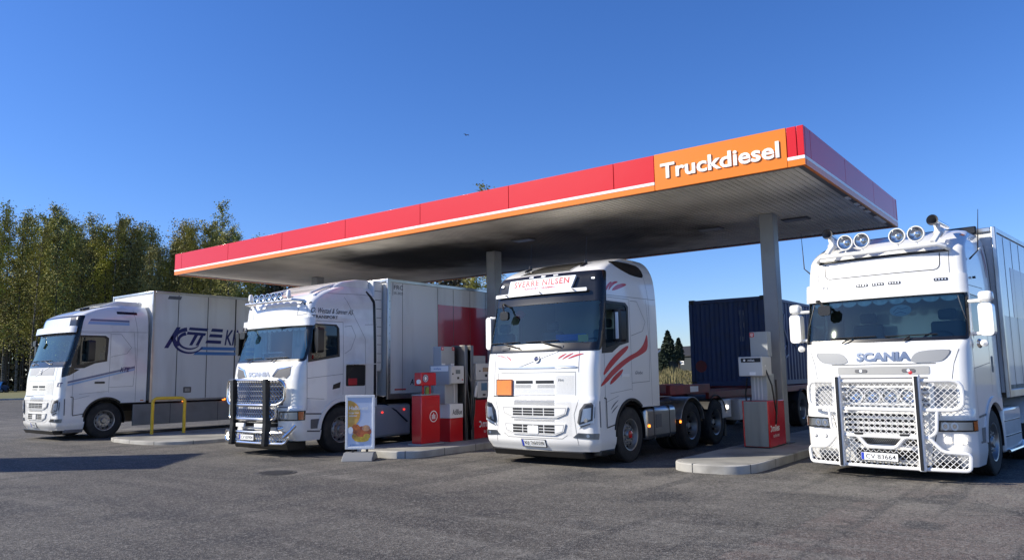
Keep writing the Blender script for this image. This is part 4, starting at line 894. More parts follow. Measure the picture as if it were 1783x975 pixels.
        if sg == 1: mu = mirror_unit(root, cab, 1, 1.38, .82, 2.18, 2.78, BLACK, (2.76, 2.22), .15, .18); (None if kte else bx('mirror_cover', WHITEF, mu, 1.335, 1.40, .715, .728, 2.24, 2.72, bevel=.006))
        else: mu = mirror_unit(root, cab, -1, -1.36, .48, 2.12, 2.76, WHITEF if not kte else BLACK, (2.74, 2.16), .13, .16)
        if sg == -1: 
            b = MB(); b.prism(rrect(-.10, .10, 2.66, 2.82, .05), lambda a, z: (-.76+a, .14, z), lambda a, z: (-.76+a, .20, z)); km = b.build('kerb_mirror', BLACK, root, bevel=.02); b = MB(); b.tube([(-.98, .42, 3.0), (-.88, .26, 2.96), (-.78, .18, 2.80)], .018, 6); b.build('mirror_arm', BLACK, km)
            if kte: cab.patch('pillar_panel', BGLOSS, root, [(.16, 2.02), (.40, 2.04), (.44, 1.98), (.60, 1.96), (.34, 1.80), (.16, 1.74)], off=.008, thick=.01, space='s', sg=1)
        b = MB(); b.box(sg*1.05, sg*1.22, .3, .78, .20, .30); b.build('lower_skirt', BLACK if not kte else GREYP, root, bevel=.02)
    # front panels
    cab.line([[(-1.0, 1.225), (1.0, 1.225)]], .022, 'f', mt=SEAM, parent=root, name='hood_gap')
    cab.line([[(-.98, 1.23), (-.98, 2.04)], [(.92, 1.66), (.92, 2.05)], [(-.80, 1.66), (.86, 1.66), (.86, 1.25)], [(-.88, 1.25), (-.88, 1.66)], [(-.90, .40), (-.84, .92), (-.93, 1.18)], [(.90, .40), (.84, .92), (.93, 1.18)], [(-.70, .56), (-.60, .50), (.60, .50), (.70, .56)]], .007, 'f', mt=SEAML, parent=root)
    if kte: cab.patch('upper_hood', mat('silver_mesh', (.40, .40, .40), .5), root, densify([(-.88, 1.80), (.80, 1.80), (.80, 2.02), (-.88, 2.02)], .2), off=.003, space='f')
    em = cab.patch('emblem', ALUB if not kte else WPLAIN, root, [(-.36, 1.775), (-.30, 1.775), (.50, 2.03), (.44, 2.03)], off=.010, thick=.010, space='f')
    cab.patch('emblem_ring', ALUB if not kte else WPLAIN, em, circ(.05, 1.905, .068, 24), [circ(.05, 1.905, .045, 24)], off=.024, thick=.02, space='f')
    cab.patch('emblem_bar', NAVY if not kte else WPLAIN, em, rrect(-.0, .10, 1.89, 1.92, .005), off=.026, space='f')
    if not kte: cab.patch('chrome_trim', ALU, root, densify([(-.88, 1.735), (.86, 1.735), (.90, 1.75), (.84, 1.768), (-.88, 1.768)], .2), off=.016, thick=.016, space='f')
    slat_box(cab, root, -.46, .46, 1.46, 1.52, 1, 2, .07, .1, 'air_slot'); 
    perf(cab, root, -.46, -.06, 1.38, 1.445, 16, 4); perf(cab, root, .06, .46, 1.38, 1.445, 16, 4)
    perf(cab, root, -.46, .46, 1.075, 1.20, 34, 7); perf(cab, root, -.46, .46, .785, .83, 34, 3); perf(cab, root, -.46, .46, 1.25, 1.27, 34, 1)
    perf(cab, root, .47, .84, 1.27, 1.60, 15, 18, mt=mat('fine_mesh_grey', (.22, .22, .22), .6), k=.5); perf(cab, root, -.44, .44, 1.28, 1.37, 36, 5, mt=MATS['fine_mesh_grey'], k=.5); perf(cab, root, -.8, -.48, .55, 1.15, 13, 30, mt=MATS['fine_mesh_grey'], k=.4); perf(cab, root, .48, .8, .55, 1.15, 13, 30, mt=MATS['fine_mesh_grey'], k=.4)
    for z0, z1, w_ in ((.86, 1.05, .73), (.555, .755, .68)):
        t = cab.patch('grille_tray', P, root, densify([(-w_, z1), (-w_+.04, z0+.07), (-w_+.22, z0), (w_-.22, z0), (w_-.04, z0+.07), (w_, z1)], .15), off=.024, thick=.024, space='f')
        cab.line([[(-w_+.03, z1-.02), (-w_+.06, z0+.075), (-w_+.23, z0+.02), (w_-.23, z0+.02), (w_-.06, z0+.075), (w_-.03, z1-.02), (-w_+.03, z1-.02)]], .006, 'f', mt=SEAML, parent=t, off=.026)
        slat_box(cab, t, -.47, .47, z0+.03, z1-.02, 3, 4, .02, .26, 'air_slot', off=.027)
    cab.patch('radar_cover', P, root, rrect(-.12, .12, .575, .72, .02), off=.034, thick=.01, space='f')
    V = lambda x, z, o: cab.S(cab.fu(x, z), z, o)
    if kte: plate(root, V, -.30, .06, .36, .47, 'KT 48215')
    else: plate(root, V, -.28, .24, .352, .462, 'KJ 26028')
    b = MB(); b.prism([(.14, .16), (.60, .16), (.60, .28), (.06, .28)], lambda y, z: (-1.0, y, z), lambda y, z: (1.0, y, z)); b.build('lower_lip', BLACK, root, bevel=.02)
    # visor and header
    vz = (3.10, 3.165) if not kte else (2.98, 3.16)
    vis = cab.patch('sun_visor', P, root, densify(rrect(-L1-(.6 if kte else .25)*L2, L1+(.6*L2 if kte else -.12), *vz, .02), .2), off=.075 if not kte else .14, thick=.02)
    b = MB(); 
    for u in (-.8, 0, .7): b.cyl(cab.S(u, vz[0]+.03, .0), cab.S(u, vz[0]+.03, .12), .012, 6)
    b.build('visor_bracket', BLACK, vis)
    if not kte:
        V2 = [(-.80, 3.17), (.64, 3.17), (.72, 3.40), (-.78, 3.40)]
        sg_ = cab.patch('name_board', mat('board_pale', (.68, .74, .84), .45, noise=((.80, .82, .84), 1.5, .4, .6)), root, densify(V2, .2), off=.06, thick=.06, space='f')
        cab.text('lettering', REDSIGN, sg_, 'SVERRE NILSEN', -.66, .60, 3.27, 3.382, bold=.028, off=.064, sp=1.15); cab.text('small_lettering', REDSIGN, sg_, 'TRANSPORT · DRAMMEN', -.42, .30, 3.205, 3.245, bold=.008, off=.064)
        for x in (-.30, -.02, .26): cab.patch('marker_lamp', HPAD, root, rrect(x-.05, x+.05, 3.44, 3.465, .01), off=.025, thick=.02, space='f')
        for s in (-1, 1): cab.patch('position_lamp', LENS if s < 0 else BGLOSS, root, rrect(min(s*.98, s*1.10), max(s*.98, s*1.10), 3.30, 3.38, .02), off=.012, thick=.01, space='u'); cab.patch('position_reflector', HPAD, root, rrect(min(s*1.01, s*1.08), max(s*1.01, s*1.08), 3.33, 3.36, .01), off=.016, space='u')
        cab.patch('roof_hatch', ROOFG, root, densify([(-.66, 3.545), (.52, 3.545), (.58, 3.64), (.66, 3.76), (-.48, 3.76), (-.58, 3.64)], .1), off=.006, space='u', dzs=.03)
        cab.line([[(-.70, 3.53), (.56, 3.53), (.70, 3.775), (-.52, 3.775), (-.70, 3.53)]], .012, 'u', mt=SEAML, parent=root, off=.004)
        for u in (-.74, .74):
            b = MB(); p = cab.S(u, 3.66, .02); b.tube([p+Vector((0, -.10, -.05)), p+Vector((0, .08, .02))], .03, 8); b.cyl(p+Vector((0, .06, .02)), p+Vector((0, .06, .08)), .035, 10); b.tube([p+Vector((0, .06, .06)), p+Vector((.0, .12, .55))], .005, 4); b.build('aerial', BLACK, root)
        cab.patch('placard', PLACARD, root, rrect(-.90, -.50, 1.24, 1.54, .008), off=.030, thick=.02, space='f'); cab.line([[(-.895, 1.245), (-.505, 1.245), (-.505, 1.535), (-.895, 1.535), (-.895, 1.245)]], .014, 'f', mt=INK, parent=root, off=.032, name='placard_border')
        cab.text('model_lettering', GREYDEC, root, 'FH', .52, .62, 1.50, 1.54, off=.006)
        b = MB()
        S1 = [[(-1.02, 2.0), (-.84, 1.99), (-.66, 1.90), (-.80, 1.965)], [(-.88, 2.0), (-.74, 1.97), (-.60, 1.87), (-.72, 1.945)], [(-.74, 1.995), (-.60, 1.945), (-.53, 1.86), (-.62, 1.925)],
              [(.48, 1.88), (.56, 1.96), (.70, 2.0), (.60, 1.94)], [(.56, 1.87), (.68, 1.96), (.84, 2.01), (.70, 1.93)], [(.66, 1.88), (.84, 1.97), (1.05, 1.99), (.84, 1.93)]]
        for q in S1: cab.patch('red_flash', REDDEC, root, smooth2(q, 2), off=.004, space='f')
        for sg in (1, -1):
            for q in ([(.38, 1.57), (.42, 1.68), (.62, 1.84), (.89, 1.99), (1.22, 2.12), (1.34, 2.13), (1.29, 2.05), (.92, 1.87), (.62, 1.70)], [(.24, 1.38), (.50, 1.58), (.84, 1.76), (1.30, 1.93), (1.70, 2.03), (1.95, 2.18), (2.09, 2.42), (2.11, 2.10), (1.95, 2.0), (1.30, 1.84), (.72, 1.58), (.45, 1.44)],
                      [(.57, 1.39), (.68, 1.54), (1.05, 1.70), (1.12, 1.69), (1.0, 1.58)], [(.60, 3.09), (.62, 3.20), (.78, 3.29), (.86, 3.29), (.74, 3.22)], [(.66, 3.09), (.76, 3.25), (.98, 3.32), (1.10, 3.31), (.88, 3.24)], [(.76, 3.10), (.94, 3.23), (1.25, 3.30), (1.43, 3.29), (1.20, 3.21)]):
                cab.patch('red_flash', REDDEC, root, smooth2(q, 2), off=.003, space='s', sg=sg)
            for q in ([(.58, .96), (.70, 1.08), (.94, 1.17), (.76, 1.07)], [(.60, .90), (.72, 1.0), (.92, 1.08), (.76, .98)]): cab.patch('grey_flash', GREYDEC, root, smooth2(q, 2), off=.003, space='s', sg=sg)
            cab.text('side_lettering', GREYDEC, root, 'Globe', 1.55, 1.85, 1.60, 1.66, 's', sg, off=.003, shear=.3)
        b = MB(); f_ = lambda a, z, o: (a, .62-o, z)
        bx('dashboard_sign', mat('blue_board', (.02, .12, .5), .5), root, .12, .78, .60, .62, 2.24, 2.36, bevel=0); bx('paper', SIGNW, root, -.28, .10, .50, .70, 2.235, 2.245, bevel=0); bx('paper', mat('yellow_paper', (.6, .6, .2), .6), root, .62, .84, .585, .595, 2.21, 2.34, bevel=0)
        b = MB(); b.lathe([(0, .001), (.05, .09), (.10, .11), (.16, .06), (.18, .001)], (-.72, .62, 2.70), (0, 0, 1), 16); b.build('hanging_cap', REDDEC, root)
    else:
        cab.patch('roof_hatch', mat('roof_silver', (.42, .42, .42), .3, coat=1), root, densify([(-.7, 3.53), (.7, 3.53), (.7, 3.80), (-.6, 3.80)], .1), off=.006, space='u', dzs=.03)
        cab.patch('header_lamp', mat('header_white', (.75, .75, .73), .15, coat=1), root, densify(rrect(-.95, .85, 3.17, 3.44, .05), .2), off=.01, space='u')
        b = MB(); b.prism([(1.2, 3.80), (1.7, 3.99), (2.5, 4.0), (2.5, 3.86)], lambda y, z: (-.85, y, z), lambda y, z: (.85, y, z)); b.build('roof_deflector', WHITE, root, bevel=.05, seg=3)
        for sg in (1, -1):
            st_ = cab.patch('navy_stripe', mat('slate_stripe', (.14, .17, .28), .4, coat=.5), root, [(.82, 3.345), (1.95, 3.345), (1.95, 3.405), (.86, 3.405)], off=.003, space='s', sg=sg); cab.patch('blue_stripe', LBLUE, root, [(.76, 3.25), (1.95, 3.25), (1.95, 3.335), (.81, 3.335)], off=.003, space='s', sg=sg)
            cab.patch('blue_stripe', LBLUE, root, densify([(.30, 1.50), (2.15, 1.93), (2.15, 1.98), (.30, 1.56)], .2), off=.003, space='s', sg=sg); cab.patch('navy_stripe', MATS['slate_stripe'], root, densify([(.30, 1.575), (2.15, 1.99), (2.15, 2.05), (.30, 1.63)], .2), off=.003, space='s', sg=sg)
            cab.text('lettering', NAVY, root, 'KTE', 1.72, 2.0, 1.88, 2.02, 's', sg, .03, .3, off=.006)
            cab.patch('fairing_lamp', AMBER, root, rrect(2.35, 2.45, 1.02, 1.05, .01), off=.01, thick=.01, space='s', sg=sg)
        cab.text('front_lettering', NAVY, root, 'KT', L1-.06, L1+.16, 1.48, 1.60, 'u', 1, .04, .3, off=.004)
        for u in (.55, .72):
            b = MB(); p = cab.S(u, 3.70, .01); b.tube([p+Vector((0, -.08, 0)), p+Vector((0, .1, .05))], .03, 8); b.build('aerial', BLACK, root)
    wiper(root, cab, -.35, 2.10, -.78, 2.20); wiper(root, cab, .55, 2.10, .12, 2.20)
    for x in (-.72, -.40, .16, .50):
        b = MB(); b.box(x-.10, x+.10, cab.fy(2.1)+cab.b(2.1)*.3-.02, cab.fy(2.1)+.10, 2.08, 2.14); b.build('cowl_step', GREYP, root, bevel=.01)
    interior(root, cab, 2.15); return cab
T3 = empty('truck', (-8.17, 11.20, 0), 0, 'white tractor unit with red flashes, orange placard and SVERRE NILSEN name board', 'truck', 'trucks under the canopy')
volvo(T3, False); chassis(T3, 1.0, 6.4, [4.05, 5.35], fy=1.36, fhub=REDL, cabw=1.25)
def fueltank(root, x0, x1, y0, y1, z0, z1, mt=ALU, straps=(.25, .75)):
    b = MB(); b.box(x0, x1, y0, y1, z0, z1); t = b.build('fuel_tank', mt, root, bevel=.09, seg=4); b = MB()
    for k in straps:
        y = y0+(y1-y0)*k; b.box(min(x0, x1)-.006, max(x0, x1)+.006, y-.025, y+.025, z0-.006, z1+.006)
    b.build('tank_strap', CHASSIS, t, bevel=.095, seg=4); return t
for s in (1, -1):
    t = fueltank(T3, s*.62, s*1.22, 1.98, 3.32, .34, .96)
    if s == 1: b = MB(); b.box(1.221, 1.226, 2.38, 2.62, .56, .82); b.build('tank_label', GREYP, t); 
    for y_ in ((2.08, 3.45) if s == 1 else ()): b = MB(); b.cyl((1.22, y_, .61), (1.245, y_, .61), .028, 10); b.build('side_marker', AMBERL, t)
    fender(T3, s*.62, s*1.24, 4.05, .5, .58, 10, 165, ALUB if s else 0, .02); fender(T3, s*.62, s*1.24, 5.35, .5, .58, 20, 150, CHASSIS, .02)
bx('deck_plate', CHASSIS, T3, -1.1, 1.1, 2.1, 3.3, 1.0, 1.05); b = MB(); b.lathe([(0, .001), (0, .45), (.06, .45), (.06, .001)], (0, 4.6, 1.02), (0, 0, 1), 20); b.build('fifth_wheel', CHASSIS, T3)
b = MB(); b.tube([(.5, 2.62, 1.2), (.5, 2.66, 2.6), (.5, 2.66, 3.0)], .05, 8); b.build('exhaust_stack', CHASSIS, T3)
# red container trailer behind it
C3 = empty('container_trailer', (-8.17, 14.6, 0), 0, 'low red skeletal trailer carrying the blue container behind the red-striped truck', 'trailer')
b = MB()
for s in (-1, 1):
    b.prism([(-.4, 1.14), (-.4, 1.36), (1.7, 1.36), (2.6, 1.20), (13.6, 1.20), (13.6, .86), (2.9, .86), (1.9, 1.10)], lambda y, z: (s*.50-.05, y, z), lambda y, z: (s*.50+.05, y, z))
for y in (-.2, 3.2, 6, 9, 12, 13.4): b.box(-.45, .45, y-.06, y+.06, 1.0, 1.14)
b.build('frame', REDCH, C3, bevel=.01)
b = MB(); 
for s in (-1, 1): b.box(s*1.20-.05, s*1.20+.05, -.4, 1.6, 1.16, 1.36); b.box(s*1.17-.04, s*1.17+.04, 1.6, 13.4, 1.02, 1.19)
for y in (-.35, 1.4, 5.9, 9, 12.2): b.box(-1.15, 1.15, y-.05, y+.05, 1.17, 1.21)
b.build('side_rail', REDCH, C3, bevel=.01)
bx('rail_label', SIGNW, C3, 1.251, 1.256, .55, .95, 1.20, 1.32, bevel=0)
for s in (-1, 1):
    for y in (8.3, 9.6, 10.9): wheel(C3, s*1.04, y, .5, .5, .36, s, False); fender(C3, s*.86, s*1.26, y, .5, .57, 25, 155, CHASSIS, .02)
    bx('landing_leg', CHASSIS, C3, s*.9-.06, s*.9+.06, 3.0, 3.14, .10, 1.0); bx('storage_box', WPANEL, C3, min(s*.75, s*1.22), max(s*.75, s*1.22), 3.35, 4.6, .45, .95, bevel=.02); bx('storage_box', WPANEL, C3, min(s*.75, s*1.22), max(s*.75, s*1.22), 2.3, 2.85, .55, .98, bevel=.02)
b = MB(); b.cyl((1.225, 2.55, .80), (1.26, 2.55, .80), .045, 12); b.build('side_marker', LEDLIT, C3)
# container with corrugated walls
K = empty('shipping_container', (-8.17, 20.5, 1.215), 0, 'dark blue corrugated shipping container with white spray scrawl, standing on the red trailer', 'container')
KW, KL, KH = 1.11, 6.06, 2.45
def corr(b, p0, dx, dn, L, z0, z1, pitch=.28, dep=.036):
    x = 0; P = []
    while x < L-1e-3:
        for a, d in ((0, 0), (.09, 0), (.14, dep), (.23, dep)):
            if x+a < L: P.append((x+a, d))
        x += pitch
    P.append((L, 0)); k = len(P); b.add([Vector(p0)+Vector(dx)*a-Vector(dn)*d+Vector((0, 0, z0)) for a, d in P]+[Vector(p0)+Vector(dx)*a-Vector(dn)*d+Vector((0, 0, z1)) for a, d in P], [(i, i+1, k+i+1, k+i) for i in range(k-1)])
b = MB(); corr(b, (-KW+.06, .02, 0), (1, 0, 0), (0, -1, 0), 2*KW-.12, .12, KH-.12); b.build('end_wall', CONTB, K)
for s in (-1, 1): b = MB(); corr(b, (s*(KW-.02), .08, 0), (0, 1, 0), (s, 0, 0), KL-.16, .12, KH-.1); b.build('side_wall', CONTB, K)
b = MB()
for x in (-KW+.04, KW-.04):
    for y in (.04, KL-.04): b.box(x-.055, x+.055, y-.055, y+.055, .12, KH-.12)
for x in (-KW+.04, KW-.04): b.box(x-.04, x+.04, .1, KL-.1, 0, .13); b.box(x-.04, x+.04, .1, KL-.1, KH-.10, KH-.02)
for y in (.03, KL-.03): b.box(-KW+.1, KW-.1, y-.04, y+.04, 0, .13); b.box(-KW+.1, KW-.1, y-.04, y+.04, KH-.12, KH-.02)
b.box(-KW+.05, KW-.05, .05, KL-.05, KH-.04, KH-.025); b.box(-KW+.05, KW-.05, .06, KL-.06, .08, .10); b.build('frame', CONTB, K, bevel=.006)
b = MB()
for x in (-KW+.07, KW-.07):
    for y in (.07, KL-.07):
        for z in (0, KH-.12): b.box(x-.08, x+.08, y-.085, y+.085, z, z+.12)
b.build('corner_casting', CHASSIS, K, bevel=.01)
b = MB(); fk = lambda y, z: (KW+.004, y, z)
for L_ in ([(1.35, 1.75), (1.2, 1.95), (1.32, 2.1), (1.5, 1.98), (1.42, 1.6), (1.75, 1.2), (1.7, .85), (1.45, .75), (1.3, .95), (1.5, 1.1)], [(2.1, 1.5), (2.3, 1.25), (2.5, 1.05), (2.6, 1.3), (2.75, 1.0)], [(2.0, 1.65), (2.15, 1.2), (2.35, 1.45), (2.45, 1.15)], [(3.1, 1.5), (3.5, 1.2), (3.9, 1.45), (4.2, 1.0)]): b.tube([fk(*p) for p in L_], .022, 5)
b.build('spray_scrawl', mat('spray_paint', (.45, .48, .52), .6), K)
flat_text('container_marks', mat('dim_marks', (.16, .18, .22), .6), K, '3L9', lambda a, z, o: (a, .012-o, z), .35, .50, 1.2, 2.1, bold=.01)
b = MB(); b.lathe([(0, .001), (.003, .17)], (-KW+.28, .015, .55), (0, -1, 0), 16); b.build('red_patch', REDCH, K)

# ------------------------------------------------------------------ truck 1 : rigid box truck
T1 = empty('truck', (-24.05, 8.95, 0), 0, 'white box truck with blue KTE KING lettering and stripes, leftmost truck', 'truck', 'trucks under the canopy')
volvo(T1, True); chassis(T1, 1.0, 11.5, [8.6, 9.95], fy=1.36, cabw=1.25)
for c in list(T1.children):
    if c.name.startswith('mirror') and c.data and c.location.length == 0 and False: pass
bx0, bx1, by0, by1, bz0, bz1 = -1.29, 1.29, 2.62, 11.6, 1.02, 4.33
cb = bx('cargo_box', WPANEL, T1, bx0, bx1, by0, by1, bz0, bz1, bevel=.02)
b = MB()
for x in (bx0, bx1):
    b.box(x-.028, x+.028, by0-.03, by0+.05, bz0-.06, bz1+.01)
b.box(bx0+.03, bx1-.03, by0-.03, by0+.03, bz1-.05, bz1+.012)
for s in (-1, 1): b.box(s*1.29-.02, s*1.29+.02, by0+.06, by1, bz1-.06, bz1+.012); b.box(s*1.29-.02, s*1.29+.02, by0+.06, by1, bz0-.05, bz0+.02)
b.build('box_frame', ALU, cb, bevel=.008)
for s in (-1, 1):
    fb = lambda y, z, o: (s*(1.29+o), y, z)
    b = MB()
    for k in range(1, 8):
        y = by0+.12+k*1.0-.32; w_ = .022 if k % 2 == 1 and k > 1 else .012; b.add([fb(y-w_, bz0+.03, .003), fb(y+w_, bz0+.03, .003), fb(y+w_, bz1-.07, .003), fb(y-w_, bz1-.07, .003)], [(0, 1, 2, 3)])
    b.build('door_gap', SEAM, cb)
    for y in (3.80, 5.80, 7.8): b = MB(); flat_poly(b, rrect(y-.13, y+.13, 1.22, 1.40, .02), fb, .005); o = b.build('recessed_handle', GREYP, cb); b = MB(); flat_poly(b, rrect(y-.08, y+.08, 1.26, 1.36, .01), fb, .008, .005); b.build('latch', ALUB, o)
    for y in (3.72, 5.1): b = MB(); b.cyl(fb(y, .97, -.1), fb(y, .97, .02), .03, 10); b.build('side_marker', AMBERL, T1)
    b = MB(); b.box(min(s*1.2, s*1.24), max(s*1.2, s*1.24), 2.15, 7.9, .30, .92); sk = b.build('side_skirt', mat('shaded_skirt_grey', (.24, .23, .215), .5, noise=((.17, .16, .15), 2, .4, .8)), T1, bevel=.01)  # skirt grey darkened: its shadow is put into the base colour
    b = MB(); 
    for y in (3.3, 4.9, 6.4): b.box(min(s*1.241, s*1.243), max(s*1.241, s*1.243), y-.008, y+.008, .31, .91)
    for y, z in ((5.45, .72), (5.5, .5), (6.3, .65), (6.05, .72), (6.7, .6)): b.cyl((s*1.241, y, z), (s*1.246, y, z), .07, 10)
    b.build('skirt_gap', SEAM, sk)
    # KTE logo, built as solid strokes
    lg = empty('decal', (0, 0, 0)) if False else None
    def st(P, m_=NAVY, d=.004, nm='logo_stroke'):
        b = MB(); flat_poly(b, P, fb, d); return b.build(nm, m_, cb)
    k = 1 if s == 1 else 1
    y0, z0, sc_ = 3.00, 2.58, 1.0
    X = lambda a, z: (y0+a*.83, z0+z)
    st([X(.0, .02), X(.16, .02), X(.62, .68), X(.46, .68)]); st([X(.22, .34), X(.34, .42), X(.60, .10), X(.45, .06)][::-1])
    def arcs(cx, cz, rx, rz, a0, a1, w_, m_=NAVY, taper=True, d=.005):
        n = 22; O = []; I = []
        for i in range(n+1):
            t = i/n; a = R(a0+(a1-a0)*t); ww = w_*(1-.75*t if taper else 1); O.append(X(cx+rx*math.cos(a), cz+rz*math.sin(a))); I.append(X(cx+(rx-ww)*math.cos(a), cz+(rz-ww)*math.sin(a)))
        st(O+I[::-1], m_, d)
    arcs(.98, .27, .66, .42, 100, 330, .13); arcs(.98, .27, .48, .29, 110, 325, .12, d=.006)
    st([X(.98, .69), X(1.75, .67), X(1.70, .58), X(.94, .60)]); st([X(.90, .55), X(1.66, .52), X(1.62, .43), X(1.32, .44), X(1.10, .12), X(.98, .12), X(1.18, .45), X(.86, .46)][::-1], d=.007)
    st([X(1.44, .44), X(1.56, .44), X(1.36, .12), X(1.24, .12)][::-1], d=.008)
    for i, (a, z, L_) in enumerate(((1.86, .58, .50), (1.78, .40, .56), (1.64, .20, .66))): st([X(a, z), X(a+L_, z-.01), X(a+L_+.02, z+.09), X(a+.05, z+.10)])
    flat_text('lettering', NAVY, cb, 'KING', lambda y, z, o: fb(y, z, o), y0+2.04, y0+3.05, z0+.14, z0+.66, bold=.02, shear=.25)
    for z in (-.02, -.18): st([X(1.38 if z > -.1 else 1.15, z), X(4.3, z-.01), X(4.3, z+.10), X(1.48 if z > -.1 else 1.28, z+.10)], SKYB, nm='blue_stripe')
    st([(3.06, 4.12), (3.48, 4.12), (3.52, 4.22), (3.10, 4.22)], GREYDEC, nm='maker_plate')
    fender(T1, s*.62, s*1.26, 8.6, .5, .58, 15, 165, BLACK, .02); fender(T1, s*.62, s*1.26, 9.95, .5, .58, 15, 165, BLACK, .02)

# ------------------------------------------------------------------ trucks with bull bars
def scania(root, big):
    """big = the foreground truck (white bull bar), else the one with the chrome and black bull bar"""
    HW = 1.21 if big else 1.25; k = HW/1.25
    if big:
        prof = [(.22, .10, HW-.04, .22, .08), (.45, .02, HW, .20, .08), (.95, .0, HW, .20, .08), (1.05, .03, HW, .20, .08), (1.5, .05, HW, .20, .09), (1.9, .09, HW, .20, .10), (2.03, .15, HW, .15, .10), (2.72, .34, HW-.015, .14, .09), (3.0, .37, HW-.02, .14, .09), (3.40, .45, HW-.04, .15, .08), (3.47, .50, HW-.05, .15, .08), (3.56, .64, HW-.06, .16, .07), (3.66, .84, HW-.09, .17, .06), (3.74, 1.04, HW-.12, .18, .05), (3.80, 1.26, HW-.18, .18, .03), (3.84, 1.46, HW-.26, .14, .02)]
        Yb = 1.95; wz0, wz1 = 2.04, 2.74
    else:
        prof = [(.32, .12, HW-.03, .24, .10), (.55, .02, HW, .24, .10), (.98, .0, HW, .24, .10), (1.05, .03, HW, .24, .10), (1.6, .05, HW, .24, .11), (1.85, .08, HW, .22, .12), (1.98, .14, HW, .17, .12), (2.78, .36, HW-.02, .15, .11), (2.95, .38, HW-.03, .15, .10), (3.22, .42, HW-.04, .15, .09), (3.32, .47, HW-.05, .16, .09), (3.42, .60, HW-.08, .18, .08), (3.52, .80, HW-.12, .20, .06), (3.62, 1.08, HW-.18, .20, .05), (3.70, 1.40, HW-.26, .18, .03), (3.76, 1.76, HW-.36, .14, .02)]
        Yb = 2.36; wz0, wz1 = 1.98, 2.76
    cab = Cab(prof, Yb); P = WHITEF if big else WHITE; L1, L2, LA = cab.L1, cab.L2, cab.LA
    ug = L1+L2*.50; uf = L1+L2*.72
    ws = densify(rrect(-ug, ug, wz0+.05, wz1-.02, .05), .2); fr_ = densify(rrect(-uf, uf, wz0, wz1+.02, .07), .2); fo = densify(rrect(-uf+.03, uf-.03, wz0+.03, wz1-.01, .06), .2)
    if big: dw = [(.60, 2.12), (1.15, 2.16), (1.22, 2.3), (1.22, 2.70), (.56, 2.72), (.50, 2.2)]
    else: dw = [(.50, 2.02), (1.20, 2.13), (1.20, 2.72), (1.14, 2.76), (.56, 2.76), (.50, 2.72)]
    wu = densify([(cab.su(y, z), z) for y, z in densify(dw, .1)], .2); wl = [(-a, z) for a, z in reversed(wu)]
    acz, ar = .50, .60; arch = archpts(1.36, acz, ar, .35, .79, Yb, .95, .52, cab.z0)
    cab.body(root, P, arch, 1.0, [fo, wu, wl])
    cab.patch('windscreen_surround', BGLOSS, root, fr_, [ws], off=.006, thick=.03)
    cab.patch('windscreen', WIND if big else WINDR, root, densify(rrect(-ug-.02, ug+.02, wz0+.03, wz1, .05), .2), off=-.004)
    if big:                                                             # scalloped pelmet inside the screen, air brush oval
        V = []; F = []
        for i in range(9):
            c = -.96+i*.24; q = len(V); V.append((c, wz1-.03)); 
            for j in range(11): a = math.pi+math.pi*j/10; V.append((c+.115*math.cos(a), wz1-.035+.075*math.sin(a)))
            F += [(q, q+1+j, q+2+j) for j in range(10)]
        cab.patch('pelmet', CURT, root, None, off=-.035, space='f', tris=(V, F))
        V = circ(.30, 2.52, .155, 24, .09); cab.patch('window_sticker', mat('sticker_grey', (.30, .36, .38), .6), root, V, off=-.012, space='f'); cab.line([[(.20, 2.50), (.26, 2.56), (.32, 2.54), (.40, 2.56)], [(.22, 2.47), (.30, 2.50), (.38, 2.47)]], .012, 'f', mt=GREYDEC, parent=root, off=-.008, name='sticker_drawing')
    else:
        for x0_, x1_ in ((-1.02, -.50), (.42, 1.05)):
            rr = []; n_p = 14
            b = MB(); y_ = .62
            for j in range(n_p+1):
                x = x0_+(x1_-x0_)*j/n_p; b.v += [(x, y_+.03*math.sin(j*2.1), wz1-.06), (x+.12*(1 if x0_ < 0 else -1)*math.sin(j/n_p*3)*.5, y_-.02+.03*math.sin(j*2.1), wz0+.06)]
            b.f += [(2*j, 2*j+1, 2*j+3, 2*j+2) for j in range(n_p)]; b.sm += [True]*n_p; b.build('curtain', CURT, root)
        V = []; F = []
        for i in range(12):
            c = -1.0+i*.18; q = len(V); V.append((c, wz1-.05))
            for j in range(9): a = math.pi+math.pi*j/8; V.append((c+.088*math.cos(a), wz1-.05+.06*math.sin(a)))
            F += [(q, q+1+j, q+2+j) for j in range(8)]
        cab.patch('pelmet', SIGNW, root, None, off=-.035, space='f', tris=(V, F))
        b = MB(); b.box(-.40, .38, .40, .46, wz0+.20, wz0+.23); b.box(-.40, .38, .40, .46, wz0+.04, wz0+.06); b.build('dash_shelf', SIGNW, root)
        b = MB(); b.box(-.38, .36, .44, .48, wz0+.06, wz0+.19); b.build('dash_board', mat('teal_board', (.05, .14, .15), .5), root)
        flat_text('dash_lettering', mat('gold_letters', (.5, .45, .3), .4), root, 'Westad', lambda a, z, o: (a, .439-o, z), -.2, .2, wz0+.09, wz0+.16, shear=.3)
